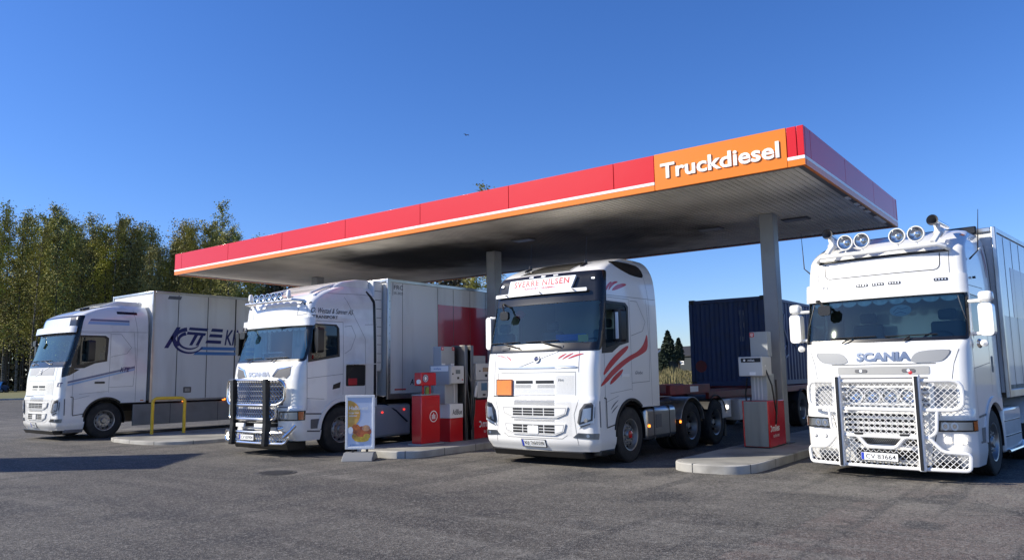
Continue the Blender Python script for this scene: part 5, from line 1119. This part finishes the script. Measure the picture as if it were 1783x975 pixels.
    for sg in (1, -1):
        o = densify([(dw[0][0]-.09, dw[0][1]-.06), (dw[1][0]+.06, dw[1][1]-.05), (dw[2][0]+.05, wz1-.05), (dw[2][0]-.03, wz1+.03), (dw[4][0]-.04, wz1+.03), (dw[0][0]-.08, wz1-.03)], .1)
        cab.patch('window_surround', BLACK if not big else P, root, o, [densify(dw, .1)], off=.006, thick=.03, space='s', sg=sg)
        cab.patch('side_window', SIDEG, root, densify(dw, .1), off=-.006, space='s', sg=sg)
        cab.line([[(.40, .95), (.38, 2.8)], [(1.36, 1.25), (1.36, 2.85), (.40, 2.85)], [(.40, 1.62), (1.36, 1.70)], [(1.40, 2.75), (1.60, 2.78), (1.72, 2.55), (1.58, 2.25), (1.40, 2.15)]]+([] if big else [[(1.44, 3.42), (1.72, 2.95), (2.0, 2.5), (2.02, 1.3), (1.95, 1.05)], [(2.0, 2.82), (2.36, 2.84)], [(.98, 3.48), (2.0, 3.52), (2.36, 3.5)], [(.40, 1.2), (.85, 1.17)]]), .008, sg=sg, parent=root, mt=SEAML)
        arch_lip(cab, root, 1.36, acz, ar, .54, .95, P, .085, sg)
        cab.line([[(.42, .92), (.86, .94)], [(.42, .56), (.80, .56)]] if big else [[(.38, .88), (.80, .86)], [(.42, .52), (.74, .50)]], .03, sg=sg, parent=root, name='step_gap', mt=GREYP, off=.004)
        cab.patch('door_step', GREYP, root, rrect(.50, .74, .56, .76, .02), off=.003, space='s', sg=sg)
        if not big:
            cab.patch('door_handle', BLACK, root, [(1.07, 1.37), (1.27, 1.40), (1.29, 1.53), (1.09, 1.47)], off=.006, thick=.01, space='s', sg=sg)
            if sg == 1:
                lk = cab.patch('open_locker', BLACK, root, rrect(1.44, 2.0, 1.43, 1.90, .03), off=.004, space='s', sg=sg)
                b = MB(); b.box(HW-.02, HW+.42, 1.44, 2.0, 1.905, 1.925); b.build('locker_lid', WHITE, lk, bevel=.006); b = MB(); b.tube([(HW, 1.5, 1.6), (HW+.22, 1.5, 1.90)], .01, 5); b.build('lid_strut', CHASSIS, lk)
                b = MB(); b.box(HW+.005, HW+.02, 1.5, 1.75, 1.45, 1.6); b.build('locker_bag', REDDEC, lk, bevel=.02)
            cab.patch('wind_deflector_edge', BLACK, root, densify([(Yb-.10, 1.15), (Yb-.03, 1.15), (Yb-.03, 3.4), (Yb-.18, 3.62), (Yb-.22, 3.60), (Yb-.10, 3.35)], .1), off=.012, thick=.03, space='s', sg=sg)
            cab.text('script_lettering', INK, root, 'O. Westad & Sønner AS', .52, 1.66, 3.02, 3.14, 's', sg, .006, .45, off=.004); cab.text('lettering', INK, root, 'TRANSPORT', .54, 1.22, 2.91, 2.98, 's', sg, .02, off=.004)
        else:
            cab.patch('door_handle', GREYP, root, rrect(1.45, 1.55, 1.55, 1.80, .03), off=.006, thick=.01, space='s', sg=sg)
            cab.patch('airbrush_flame', mat('faint_red_art', (.48, .22, .24), .4, coat=1), root, smooth2([(1.66, 3.42), (1.72, 3.55), (1.78, 3.4), (1.83, 3.2), (1.74, 3.0), (1.69, 3.2)], 1), off=.004, space='s', sg=sg)
            cab.line([[(Yb-.015, 1.2), (Yb-.015, 3.6)]], .03, sg=sg, parent=root, name='rubber_edge', off=.004)
            b = MB(); b.tube([cab.S(sg*(LA+.3), 2.98, .01), cab.S(sg*(LA+.3), 2.98, .05)], .02, 6); p = cab.S(sg*(LA+.12), 3.25, .02); b.tube([p, p+Vector((sg*.12, .0, .12)), p+Vector((sg*.16, .05, .75))], [.014, .01, .004], 5); b.build('aerial', BLACK, root)
        # headlights, fog lamps, side-hood vents
        z0_, z1_ = (.70, .88) if big else (.72, .94)
        H = [(sg*a, z) for a, z in [(L1-.26, z0_+.02), (L1-.24, z1_), (LA+(.0 if big else .02), z1_+.01), (LA+(-.01 if big else .0), z0_+.03)]]
        hl = cab.patch('headlight', BGLOSS, root, densify(H, .06), off=.012, thick=.02)
        cab.patch('reflector_bowl', ALU, hl, densify([(sg*a, z) for a, z in [(L1-.23, z0_+.045), (L1-.215, z1_-.025), (LA-.115, z1_-.02), (LA-.115, z0_+.05)]], .06), off=.016)
        for q in (.07, .19): cab.patch('reflector', HPAD, hl, circ(sg*(L1-.26+q+.03), (z0_+z1_)/2+.01, .05, 16, .06), [circ(sg*(L1-.26+q+.03), (z0_+z1_)/2+.01, .028, 16, .036)], off=.02); cab.patch('reflector', CHROME, hl, circ(sg*(L1-.26+q+.03), (z0_+z1_)/2+.01, .022, 12, .03), off=.022)
        cab.patch('indicator', AMBER, hl, [(sg*a, z) for a, z in [(LA-.10, z0_+.04), (LA-.10, z1_-.01), (LA-.02, z1_-.01), (LA-.03, z0_+.05)]], off=.018); cab.patch('lens', LENS, hl, densify(H, .06), off=.026)
        if big:
            for q in (.10, .28):
                fg = cab.patch('auxiliary_lamp', LEDLIT if sg == 1 else mat('unlit_lamp', (.6, .6, .6), .3), root, circ(sg*(L1-.24+q), .60, .030, 14), off=.018, thick=.02); 
                if sg == 1:
                    for aa in range(4): cab.patch('led_petal', LEDLIT, fg, circ(sg*(L1-.24+q)+.035*math.cos(aa*math.pi/2+.785), .60+.035*math.sin(aa*math.pi/2+.785), .016, 8), off=.022)
            hv = [(sg*a, z) for a, z in [(.46, 1.71), (.52, 1.84), (.62, 1.885), (L1-.08, 1.90), (L1-.04, 1.86), (L1-.13, 1.745), (.84, 1.72)]]
            cab.patch('hood_vent_trim', GREYDEC, root, densify(smooth2([(a*1.03-sg*.01, z*1.012-.018) for a, z in hv], 1), .1), off=.004); cab.patch('hood_vent', mat('pale_insert', (.27, .28, .29), .5), root, densify(smooth2(hv, 1), .1), off=.008)
            cab.line([[(sg*(L1+.06), 1.9), (sg*(L1-.0), 1.7), (sg*(L1-.05), 1.4), (sg*(L1-.05), 1.1)]], .008, 'u', mt=SEAML, parent=root)
        else:
            cab.patch('hood_vent', GREYP, root, densify([(sg*a, z) for a, z in [(.52, 1.66), (.66, 1.80), (L1-.06, 1.86), (L1-.04, 1.70), (L1-.12, 1.62)]], .1), off=.006)
            cab.patch('hood_vent_trim', CHROME, root, densify([(sg*a, z) for a, z in [(.50, 1.68), (.62, 1.83), (L1-.10, 1.90), (L1-.04, 1.90), (L1-.05, 1.875), (.66, 1.805), (.53, 1.655)]], .1), off=.012)
        # mirrors
        if big:
            mz = (2.08, 2.52); mirror_unit(root, cab, sg, sg*(HW+.20), .48, mz[0], mz[1]+.04, P, (2.60, 2.12), .19, .16)
            b = MB(); b.box(sg*(HW+.11), sg*(HW+.30), .41, .56, 2.575, 2.735); b.build('wide_mirror', P, root, bevel=.05, seg=3)
            b = MB(); b.lathe([(0, .001), (.03, .05), (.08, .05), (.10, .001)], (sg*(HW+.14), .42, 1.98), (0, 1, 0), 14); b.build('side_lamp', WPLAIN, root)
        else: mirror_unit(root, cab, sg, sg*(HW+.10), .62 if sg == 1 else .45, 2.16, 2.70, BLACK, (2.68, 2.2), .12, .16)
        if sg == -1:
            b = MB(); b.prism(rrect(-.10, .10, wz1-.24, wz1-.08, .05), lambda a, z: (-.80+a, .14, z), lambda a, z: (-.80+a, .20, z)); km = b.build('kerb_mirror', BLACK, root, bevel=.02); b = MB(); b.tube([(-1.02, .40, wz1+.02), (-.92, .26, wz1+.01), (-.82, .18, wz1-.10)], .022, 6); b.build('mirror_arm', BLACK, km)
    # sun visor
    vz0, vz1 = (2.73, 3.02) if big else (2.74, 2.92)
    v = band(cab, root, 'sun_visor', P, vz0, vz1, L1+L2*(.62 if big else .8), .05 if big else .08, .05 if big else .08, r=.04)
    if big:
        for x in (-.24, .0, .24, .87):
            l = cab.patch('led_bar', BLACK, v, rrect(x-.088, x+.088, 2.925, 2.965, .008), off=.056, thick=.005, space='f'); cab.patch('led_points', HPAD, l, None, off=.059, space='f', tris=sum_tris([circ(x-.06+j*.04, 2.945, .011, 8) for j in range(4)]))
        cab.line([[(-.87, 2.94), (-.87, 2.97), (-.84, 2.97)], [(-.80, 2.94), (-.80, 2.97)]], .012, 'f', mt=GREYDEC, parent=v, off=.053, name='visor_letters')
        PP = [(-.86, 3.36)]+[(-.86+.08*(1-math.cos(R(a))), 3.19-.08*math.sin(R(a))) for a in (0, 30, 60, 90)]+[(.86-.08*(1-math.cos(R(a))), 3.19-.08*math.sin(R(a))) for a in (90, 60, 30, 0)]+[(.86, 3.36)]
        cab.line([PP], .012, 'f', mt=SEAM, parent=root, name='panel_outline', off=.004); cab.patch('roof_gap', BLACK, root, densify([(-.98, 3.375), (.98, 3.375), (.98, 3.42), (-.98, 3.42)], .2), off=.004, space='f'); cab.line([[(-.98, 3.05), (-.98, 3.38)], [(.98, 3.05), (.98, 3.38)]], .008, 'f', mt=SEAML, parent=root)
        b = MB(); y_ = .34; b.tube([(-1.0, .62, 3.40), (-.96, y_+.06, 3.44), (-.88, y_, 3.48), (.88, y_, 3.48), (.96, y_+.06, 3.44), (1.0, .62, 3.40)], .032, 10)
        for x in (-.46, -.20, .33, .60): b.cyl((x, y_, 3.48), (x, y_, 3.56), .014, 6)
        bar = b.build('light_bar', WPLAIN, root)
        for x in (-.46, -.20, .33, .60): lamp_round(root, x, y_-.02, 3.675, .108, 'spot_lamp')
        for x in (-.74, .86):
            b = MB(); b.lathe([(-.15, .084), (-.13, .078), (-.05, .056), (.08, .045), (.5, .035)], (x, y_+.10, 3.84), (-.12 if x < 0 else .06, 1, -.05), 22); h_ = b.build('air_horn', CHROME, root); b = MB(); b.lathe([(-.149, .080), (-.10, .055), (.0, .001)], (x, y_+.10, 3.84), (-.12 if x < 0 else .06, 1, -.05), 22); b.build('horn_mouth', GREYP, h_)
            b = MB(); b.tube([(x, y_+.14, 3.80), (x+.02, y_+.12, 3.66), (x-.04, y_+.02, 3.52)], .045, 8); b.cyl((x, y_+.16, 3.66), (x, y_+.28, 3.72), .07, 12); b.build('horn_mount', WPLAIN, h_)
        b = MB(); b.lathe([(0, .001), (0, .055), (.05, .05), (.07, .02), (.07, .001)], (1.06, 1.0, 3.62), (0, 0, 1), 14); b.build('roof_marker', AMBER, root)
        b = MB(); b.prism([(.75, 3.60), (1.15, 3.80), (1.95, 3.90), (1.95, 3.80)], lambda y, z: (-.86, y, z), lambda y, z: (.86, y, z)); b.build('roof_deflector', P, root, bevel=.05, seg=3)
        b = MB(); b.box(-1.0, 1.08, 1.86, 1.94, 3.80, 3.93); b.build('deflector_edge', BLACK, root, bevel=.02)
    else:
        b = MB(); y_ = .26; zb_ = 3.31; b.tube([(-.92, .55, 3.30), (-.86, y_, zb_), (.86, y_, zb_), (.92, .55, 3.30)], .03, 10); b.tube([(-.80, y_+.06, zb_+.07), (.80, y_+.06, zb_+.07)], .02, 8); b.build('light_bar', CHROME, root)
        for i in range(5): lamp_round(root, -.44+i*.22, y_-.02, zb_+.10, .082, 'spot_lamp', .07, CHROME)
        for x in (-.86, .86): b = MB(); b.lathe([(0, .03), (.07, .03), (.08, .055), (.18, .05), (.22, .03), (.23, .001)], (x*.82, y_+.02, zb_), (0, 0, 1), 14); b.build('beacon', SIGNW, root)
        for s in (-1, 1):
            Q = [(s*.80, 2.98), (s*(L1+.02), 3.0), (s*(L1+.02), 3.26), (s*.86, 3.24)]; cab.line([Q+[Q[0]]], .008, 'u', mt=SEAML, parent=root, name='lamp_outline')
            cab.patch('corner_slot', BLACK, root, [(s*(L1-.08), 3.20), (s*(L1+.13), 3.245), (s*(L1+.11), 3.27), (s*(L1-.10), 3.23)], off=.005)
        b = MB(); b.tube([(1.0, .62, 3.47), (.93, 1.0, 3.62), (.86, 1.5, 3.76), (.82, 1.95, 3.86), (.82, 2.3, 3.88)], .028, 8); b.tube([(-1.0, .62, 3.47), (-.93, 1.0, 3.62), (-.86, 1.5, 3.76), (-.82, 1.95, 3.86), (-.82, 2.3, 3.88)], .028, 8); b.build('roof_rail', WPLAIN, root)
        b = MB(); b.prism([(1.05, 3.55), (1.5, 3.80), (1.9, 3.88), (2.34, 3.90), (2.34, 3.5)], lambda y, z: (-1.0, y, z), lambda y, z: (1.0, y, z)); rd = b.build('roof_deflector', WHITE, root, bevel=.06, seg=3)
    # grille and name
    V = lambda x, z, o: cab.S(cab.fu(x, z), z, o)
    if big:
        cab.text('lettering', SILV, root, 'SCANIA', -.32, .46, 1.745, 1.885, bold=.05, off=.014, thick=.012, sp=1.02)
        cab.patch('upper_grille_panel', mat('light_insert', (.33, .33, .32), .5), root, densify(rrect(-.62, .70, 1.545, 1.665, .02), .2), off=.006, space='f')
        for x in (-.26, .42): l = cab.patch('grille_lamp', GREYP, root, rrect(x-.09, x+.09, 1.575, 1.625, .02), off=.014, thick=.01, space='f'); cab.patch('reflector', HPAD, l, circ(x, 1.60, .022, 10), off=.018, space='f')
        cab.line([[(-.72, 1.70), (.78, 1.70)], [(-.95, 1.02), (.98, 1.02)], [(-.75, 1.02), (-.66, .62), (-.60, .30)], [(.80, 1.02), (.72, .62), (.64, .30)]], .012, 'f', mt=SEAM, parent=root)
        gm = mat('grille_shadow_grey', (.15, .15, .155), .6)
        slat_box(cab, root, -.62, .68, 1.05, 1.52, 6, 1, .02, .45, 'grille_opening', mt=gm)
        for sg in (-1, 1): cab.patch('mesh_shade', mat('mesh_shade_grey', (.30, .305, .31), .6), root, densify([(sg*a, z) for a, z in [(.74, 1.07), (1.02, 1.07), (1.02, 1.42), (.74, 1.42)]], .2), off=.005, space='f'); cab.patch('mesh_shade', MATS['mesh_shade_grey'], root, densify([(sg*a, z) for a, z in [(.66, .24), (1.0, .24), (1.0, .40), (.72, .40)]], .2), off=.005, space='f'); slat_box(cab, root, -.55, .60, .66, .98, 4, 1, .02, .5, 'grille_opening'); slat_box(cab, root, -.42, .48, .50, .62, 1, 1, .02, .1, 'grille_opening')  # grey patches paint the shade behind the bull bar mesh onto the cab
        perf(cab, root, -.40, .46, .52, .60, 30, 4, mt=ALUB, off=.008); slat_box(cab, root, -.40, .46, .28, .44, 1, 1, .0, .1, 'grille_opening')
    else:
        cab.text('lettering', mat('pale_letters', (.50, .52, .58), .3, .3), root, 'SCANIA', -.40, .40, 1.67, 1.77, bold=.05, off=.012, thick=.010, sp=1.02)
        slat_box(cab, root, -.85, .85, 1.06, 1.56, 5, 1, .02, .10, 'grille_opening'); slat_box(cab, root, -.75, .75, .60, .98, 4, 1, .02, .10, 'grille_opening'); slat_box(cab, root, -.5, .5, .40, .54, 2, 1, .02, .3, 'grille_opening')
        cab.line([[(-.98, 1.02), (.98, 1.02)], [(-.86, 1.58), (.86, 1.58)]], .014, 'f', mt=SEAM, parent=root)
    b = MB(); b.prism([(.16, .12), (.60, .12), (.60, .30), (.10, .30)], lambda y, z: (-.98, y, z), lambda y, z: (.98, y, z)); b.build('lower_lip', BLACK, root, bevel=.02)
    wiper(root, cab, -.55, wz0-.01, -.40, wz0+.06); wiper(root, cab, .35, wz0-.01, .45, wz0+.06)
    interior(root, cab, wz0+.02); return cab
def sum_tris(Ls):
    V = []; F = []
    for L in Ls:
        q = len(V); V += L; F += [(q, q+i, q+i+1) for i in range(1, len(L)-1)]
    return V, F
def rpath(P, r=.06, closed=True, n=4):
    out = []; m = len(P)
    for i in range(m):
        if not closed and i in (0, m-1): out.append(P[i]); continue
        a, c, d = Vector(P[i-1]), Vector(P[i]), Vector(P[(i+1) % m]); u = (a-c); v = (d-c); q = min(r, u.length*.45, v.length*.45); p0 = c+u.normalized()*q; p1 = c+v.normalized()*q
        for k in range(n+1): t = k/n; out.append(tuple((p0*(1-t)**2+c*2*t*(1-t)+p1*t*t)))
    return out
T4 = empty('truck', (-2.68, 12.58, 0), -.11, 'white tractor unit with white mesh bull bar and roof spotlights, rightmost truck', 'truck', 'trucks under the canopy')
scania(T4, True); chassis(T4, 1.0, 6.2, [4.1, 5.4], cabw=1.21)
# white bull bar of the rightmost truck
def bullbar4():
    yb = -.12
    f = lambda x, z: (x+.02, yb+(abs(x)**3)*.10, z)
    b = MB(); L = lambda P, r=.028, c=True: b.tube([f(*p) for p in densify(P, .15, c)], r, 8, closed=c)
    up = rpath([(-1.10, 1.03), (1.10, 1.03), (1.10, 1.45), (-1.10, 1.45)], .15); L(up)
    L([(-1.06, 1.0), (-.74, 1.02)], c=False) if False else None
    mid = rpath([(-.76, 1.02), (-.73, .70), (-.60, .63), (.62, .63), (.75, .70), (.78, 1.02)], .07, False); L(mid, .024, False)
    low = rpath([(-1.12, .19), (1.12, .19), (1.14, .42), (.82, .44), (.66, .62), (.58, .64), (.34, .64), (.20, .47), (-.20, .47), (-.34, .64), (-.58, .64), (-.66, .62), (-.82, .44), (-1.14, .42)], .06)
    L(low, .026)
    o = b.build('bull_bar', WPLAIN, T4)
    b = MB(); g = lambda x, z: (x+.02, yb+.01+(abs(x)**3)*.10, z)
    diamond(b, up, g, .08, .0042); b.build('mesh_grille', WPLAIN, o)
    b = MB(); diamond(b, mid, g, .08, .0042); b.build('mesh_grille', WPLAIN, o)
    b = MB(); diamond(b, low, g, .08, .0042); b.build('mesh_grille', WPLAIN, o)
    for x in (-.555, .575):
        b = MB(); b.box(x-.045, x+.045, yb-.06, yb+.03, .16, 1.54); u = b.build('upright', WPLAIN, o, bevel=.02, seg=3); b = MB(); b.box(x-.022, x+.022, yb-.075, yb-.061, .18, 1.52); b.build('rubber_strip', BLACK, u, bevel=.004)
        b = MB(); b.cyl((x, yb, 1.2), (x, .10, 1.2), .03, 8); b.cyl((x, yb, .5), (x, .10, .5), .03, 8); b.build('bracket', WPLAIN, o)
    for i in range(4): lamp_round(T4, -.345+i*.255, -.03, 1.22, .108, 'spot_lamp', .08)
    b = MB(); b.tube([(-.55, -.02, 1.10), (.60, -.02, 1.10)], .018, 8); b.build('lamp_rail', WPLAIN, T4)
    for x_ in (-.36, .29): bx('bar_joint', BLACK, o, x_, x_+.13, yb-.02, yb+.02, .645, .68)
    plate(T4, lambda x, z, o_: (x, yb-.05-o_, z), -.26, .26, .285, .395, 'CV 83664')
    b = MB(); b.lathe([(0, .001), (.008, .028), (.03, .025)], (.50, yb-.02, 1.57), (0, 1, 0), 12); b.build('badge', REDDEC, o)
bullbar4()
for s in (1, -1):
    b = MB(); b.box(min(s*.95, s*1.19), max(s*.95, s*1.19), 2.02, 3.30, .28, .98); sk = b.build('side_fairing', WHITE, T4, bevel=.05, seg=3); b = MB(); 
    for z in (.52, .76): b.box(min(s*1.191, s*1.196), max(s*1.191, s*1.196), 2.06, 3.26, z, z+.02)
    b.build('fairing_trim', CHROME, sk); b = MB(); b.tube([(s*1.22, 2.06, .30), (s*1.22, 3.1, .30), (s*1.18, 3.3, .38)], .03, 8); b.build('side_pipe', CHROME, sk)
    for y in (4.1, 5.4): fender(T4, s*.62, s*1.22, y, .5, .60, 10, 165, WPLAIN, .02)
b = MB(); b.lathe([(0, .0001), (.02, .07), (.05, .04)], (1.24, .62, 1.98), (1, -.4, 0), 14); b.build('side_horn', CHROME, T4)
# its trailer
def trailer(loc, rz, label, y0, L, z0, z1, hw, name='semi_trailer', up=None, axles=()):
    t = empty(name, loc, rz, label, 'trailer', 'semi-trailers'); bd = bx('cargo_body', WPANEL, t, -hw, hw, y0, y0+L, z0, z1, bevel=.02)
    b = MB()
    for s in (-1, 1):
        b.box(s*hw-.02, s*hw+.02, y0+.05, y0+L, z1-.07, z1+.012); b.box(s*hw-.02, s*hw+.02, y0+.05, y0+L, z0-.08, z0+.05)
        for y in (y0, y0+L): b.box(s*hw-.035, s*hw+.03, y-.04, y+.06, z0-.08, z1+.015)
    b.box(-hw+.04, hw-.04, y0-.035, y0+.03, z1-.06, z1+.014); b.build('body_frame', ALU, bd, bevel=.01)
    b = MB()
    for x in (-.45, .45): b.box(x-.06, x+.06, y0+.6, y0+L-.2, .82, z0-.085)
    b.build('chassis_frame', CHASSIS, t)
    for s in (-1, 1):
        for a in axles: wheel(t, s*(hw-.2), a, .5, .5, .36, s, False); fender(t, s*(hw-.4), s*hw, a, .5, .57, 25, 155, CHASSIS, .02)
        bx('landing_leg', CHASSIS, t, s*.85-.06, s*.85+.06, y0+3.2, y0+3.34, .08, z0-.09)
    return t, bd
TR4, bd4 = trailer((-2.68, 12.58, 0), -.11, 'white box trailer with a purple square behind the rightmost truck', 2.12, 12.5, 1.22, 3.90, 1.275, axles=(9.6, 10.9, 12.2))
for s in (-1, 1):
    fb = lambda y, z, o: (s*(1.275+o), y, z)
    b = MB(); flat_poly(b, [(2.2, 2.46), (14.5, 2.46), (14.5, 3.82), (2.2, 3.82)], fb, .004); b.build('upper_side_tint', mat('sky_reflection_blue', (.50, .58, .68), .3, coat=.8), bd4)  # blue sky reflection put into the colour of the upper side
    b = MB(); flat_poly(b, [(3.05, 2.47), (4.9, 2.47), (4.9, 3.32), (3.05, 3.32)], fb, .008); b.build('purple_square', mat('purple_square', (.20, .09, .20), .35, coat=.6), bd4)
    b = MB(); 
    for y in np.arange(2.7, 14, .6): b.box(min(s*1.28, s*1.2835), max(s*1.28, s*1.2835), y-.004, y+.004, 1.28, 3.81)
    b.build('sheet_joint', SEAML, bd4); b = MB(); flat_poly(b, [(2.2, 1.275), (14.5, 1.275), (14.5, 1.37), (2.2, 1.34)], fb, .006); b.build('dirty_rail', mat('dirty_rail', (.30, .29, .25), .7, noise=((.12, .13, .09), 5, .4, .7)), bd4)

T2 = empty('truck', (-14.55, 9.73, 0), 0, 'white tractor unit with dark-posted chrome bull bar and Westad lettering, second truck from the left', 'truck', 'trucks under the canopy')
scania(T2, False); chassis(T2, 1.0, 6.2, [4.1, 5.4], cabw=1.25)
def bullbar2():
    yb = -.15; f = lambda x, z: (x, yb+(abs(x)**3)*.12, z); b = MB()
    L = lambda P, r=.03, c=True: b.tube([f(*p) for p in densify(P, .15, c)], r, 8, closed=c)
    up = rpath([(-.86, 1.07), (.86, 1.07), (1.04, 1.16), (1.06, 1.48), (.95, 1.60), (-.95, 1.60), (-1.06, 1.48), (-1.04, 1.16)], .08); L(up)
    md = rpath([(-.84, 1.06), (-.84, .80), (-.74, .76), (.74, .76), (.84, .80), (.84, 1.06)], .05, False); L(md, .026, False)
    lo = rpath([(-1.06, .28), (1.06, .28), (1.14, .38), (1.08, .50), (-1.08, .50), (-1.14, .38)], .07); L(lo)
    L([(-.6, .78), (.6, .78)], .028, False); o = b.build('bull_bar', CHROME, T2)
    g = lambda x, z: (x, yb+.01+(abs(x)**3)*.12, z)
    for P in (up, md, lo): b = MB(); diamond(b, P, g, .085, .0065); b.build('mesh_grille', CHROME, o)
    for x in (-.60, .60):
        b = MB(); b.prism(rpath([(yb-.07, .22), (yb+.04, .22), (yb+.10, .7), (yb+.04, 1.62), (yb-.07, 1.62), (yb-.04, .7)], .03), lambda y, z: (x-.055, y, z), lambda y, z: (x+.055, y, z)); b.build('upright', BLACK, o, bevel=.012)
        b = MB(); b.cyl((x, yb, 1.2), (x, .1, 1.2), .03, 8); b.cyl((x, yb, .5), (x, .1, .5), .03, 8); b.build('bracket', CHROME, o)
    for x0_, x1_ in ((-.50, -.20), (.18, .50)): bx('work_lamp', SIGNW, o, x0_, x1_, yb, yb+.05, .60, .68, bevel=.01)
    plate(T2, lambda x, z, o_: (x, yb-.04-o_, z), -.26, .26, .34, .45, 'CV 83904')
    b = MB(); b.tube([(1.12, -.08, .42), (1.22, .02, .55), (1.28, .10, .66)], .035, 8); b.cyl((1.02, -.16, .58), (1.06, -.06, .60), .06, 12); b.build('bar_end', CHROME, o)
bullbar2()
for s in (1, -1):
    b = MB(); b.box(min(s*.95, s*1.22), max(s*.95, s*1.22), 2.12, 3.5, .22, .98); sk = b.build('side_fairing', mat('fairing_grey', (.40, .40, .41), .4, coat=.5), T2, bevel=.07, seg=3)
    for y_, z_ in ((2.55, .80), (3.25, .84)): b = MB(); b.cyl((s*1.22, y_, z_), (s*1.25, y_, z_), .022, 10); b.build('side_marker', mat('red_marker_lit', (1, .05, .04), .3, emit=1.0), sk)
    for y in (4.1, 5.4): fender(T2, s*.62, s*1.24, y, .5, .60, 10, 165, CHASSIS, .02)
b = MB()
for i in range(3): b.tube([(.5+i*.12, 2.45, 1.9-.2*i), (.6+i*.1, 2.55, 1.3), (.7, 2.75, 1.05), (.9, 3.0, 1.15)], .018, 6)
b.tube([(1.1, 2.45, 1.02), (1.18, 2.7, .98), (1.22, 3.0, .82), (1.24, 3.35, .55)], .022, 6); b.build('air_hose', BLACK, T2)
TR2, bd2 = trailer((-14.55, 9.65, 0), -.015, 'white refrigerated trailer with a big dark red square, behind the dark bull bar truck', 2.74, 12.6, 1.18, 3.93, 1.275, 'refrigerated_trailer', axles=(9.9, 11.2, 12.5))
b = MB(); b.box(-1.05, 1.12, 2.42, 2.70, 1.75, 3.88); ru = b.build('cooling_unit', WPANEL, TR2, bevel=.04, seg=3); b = MB()
for i in range(9): b.box(1.121, 1.126, 2.45, 2.66, 1.95+i*.21, 1.96+i*.21)
b.build('unit_gap', SEAM, ru)
for s in (-1, 1):
    fb = lambda y, z, o: (s*(1.275+o), y, z)
    b = MB(); flat_poly(b, [(4.42, 1.87), (9.2, 1.87), (9.2, 3.42), (4.42, 3.42)], fb, .004); b.build('red_square', mat('dark_red_sheet', (.42, .010, .022), .3, coat=.8), bd2)
    b = MB()
    for y in (3.2, 4.42, 5.0, 5.65, 6.3): b.box(min(s*1.28, s*1.282), max(s*1.28, s*1.282), y-.005, y+.005, 1.28, 3.85)
    b.build('sheet_joint', SEAML, bd2)
    flat_text('lettering', INK, bd2, 'FRC', fb, 2.92, 3.22, 3.70, 3.80, bold=.01); flat_text('small_lettering', INK, bd2, '05-2025', fb, 2.92, 3.22, 3.58, 3.64); b = MB(); b.box(min(s*1.28, s*1.282), max(s*1.28, s*1.282), 2.88, 2.89, 3.55, 3.85); b.build('mark_line', INK, bd2)
    flat_text('reach_lettering', INK, bd2, 'A', fb, 3.45, 3.58, 1.42, 1.56, bold=.02, shear=.2); b = MB(); flat_poly(b, rrect(2.95, 3.32, 1.30, 1.335, .012), fb, .003); b.build('maker_stripe', REDDEC, bd2)
    b = MB()
    for i in range(12): b.cyl(fb(2.765, 1.5+i*.19, .0), fb(2.765, 1.5+i*.19, .036), .008, 6)
    b.build('frame_rivet', SEAM, bd2)
bpy.context.view_layer.update()
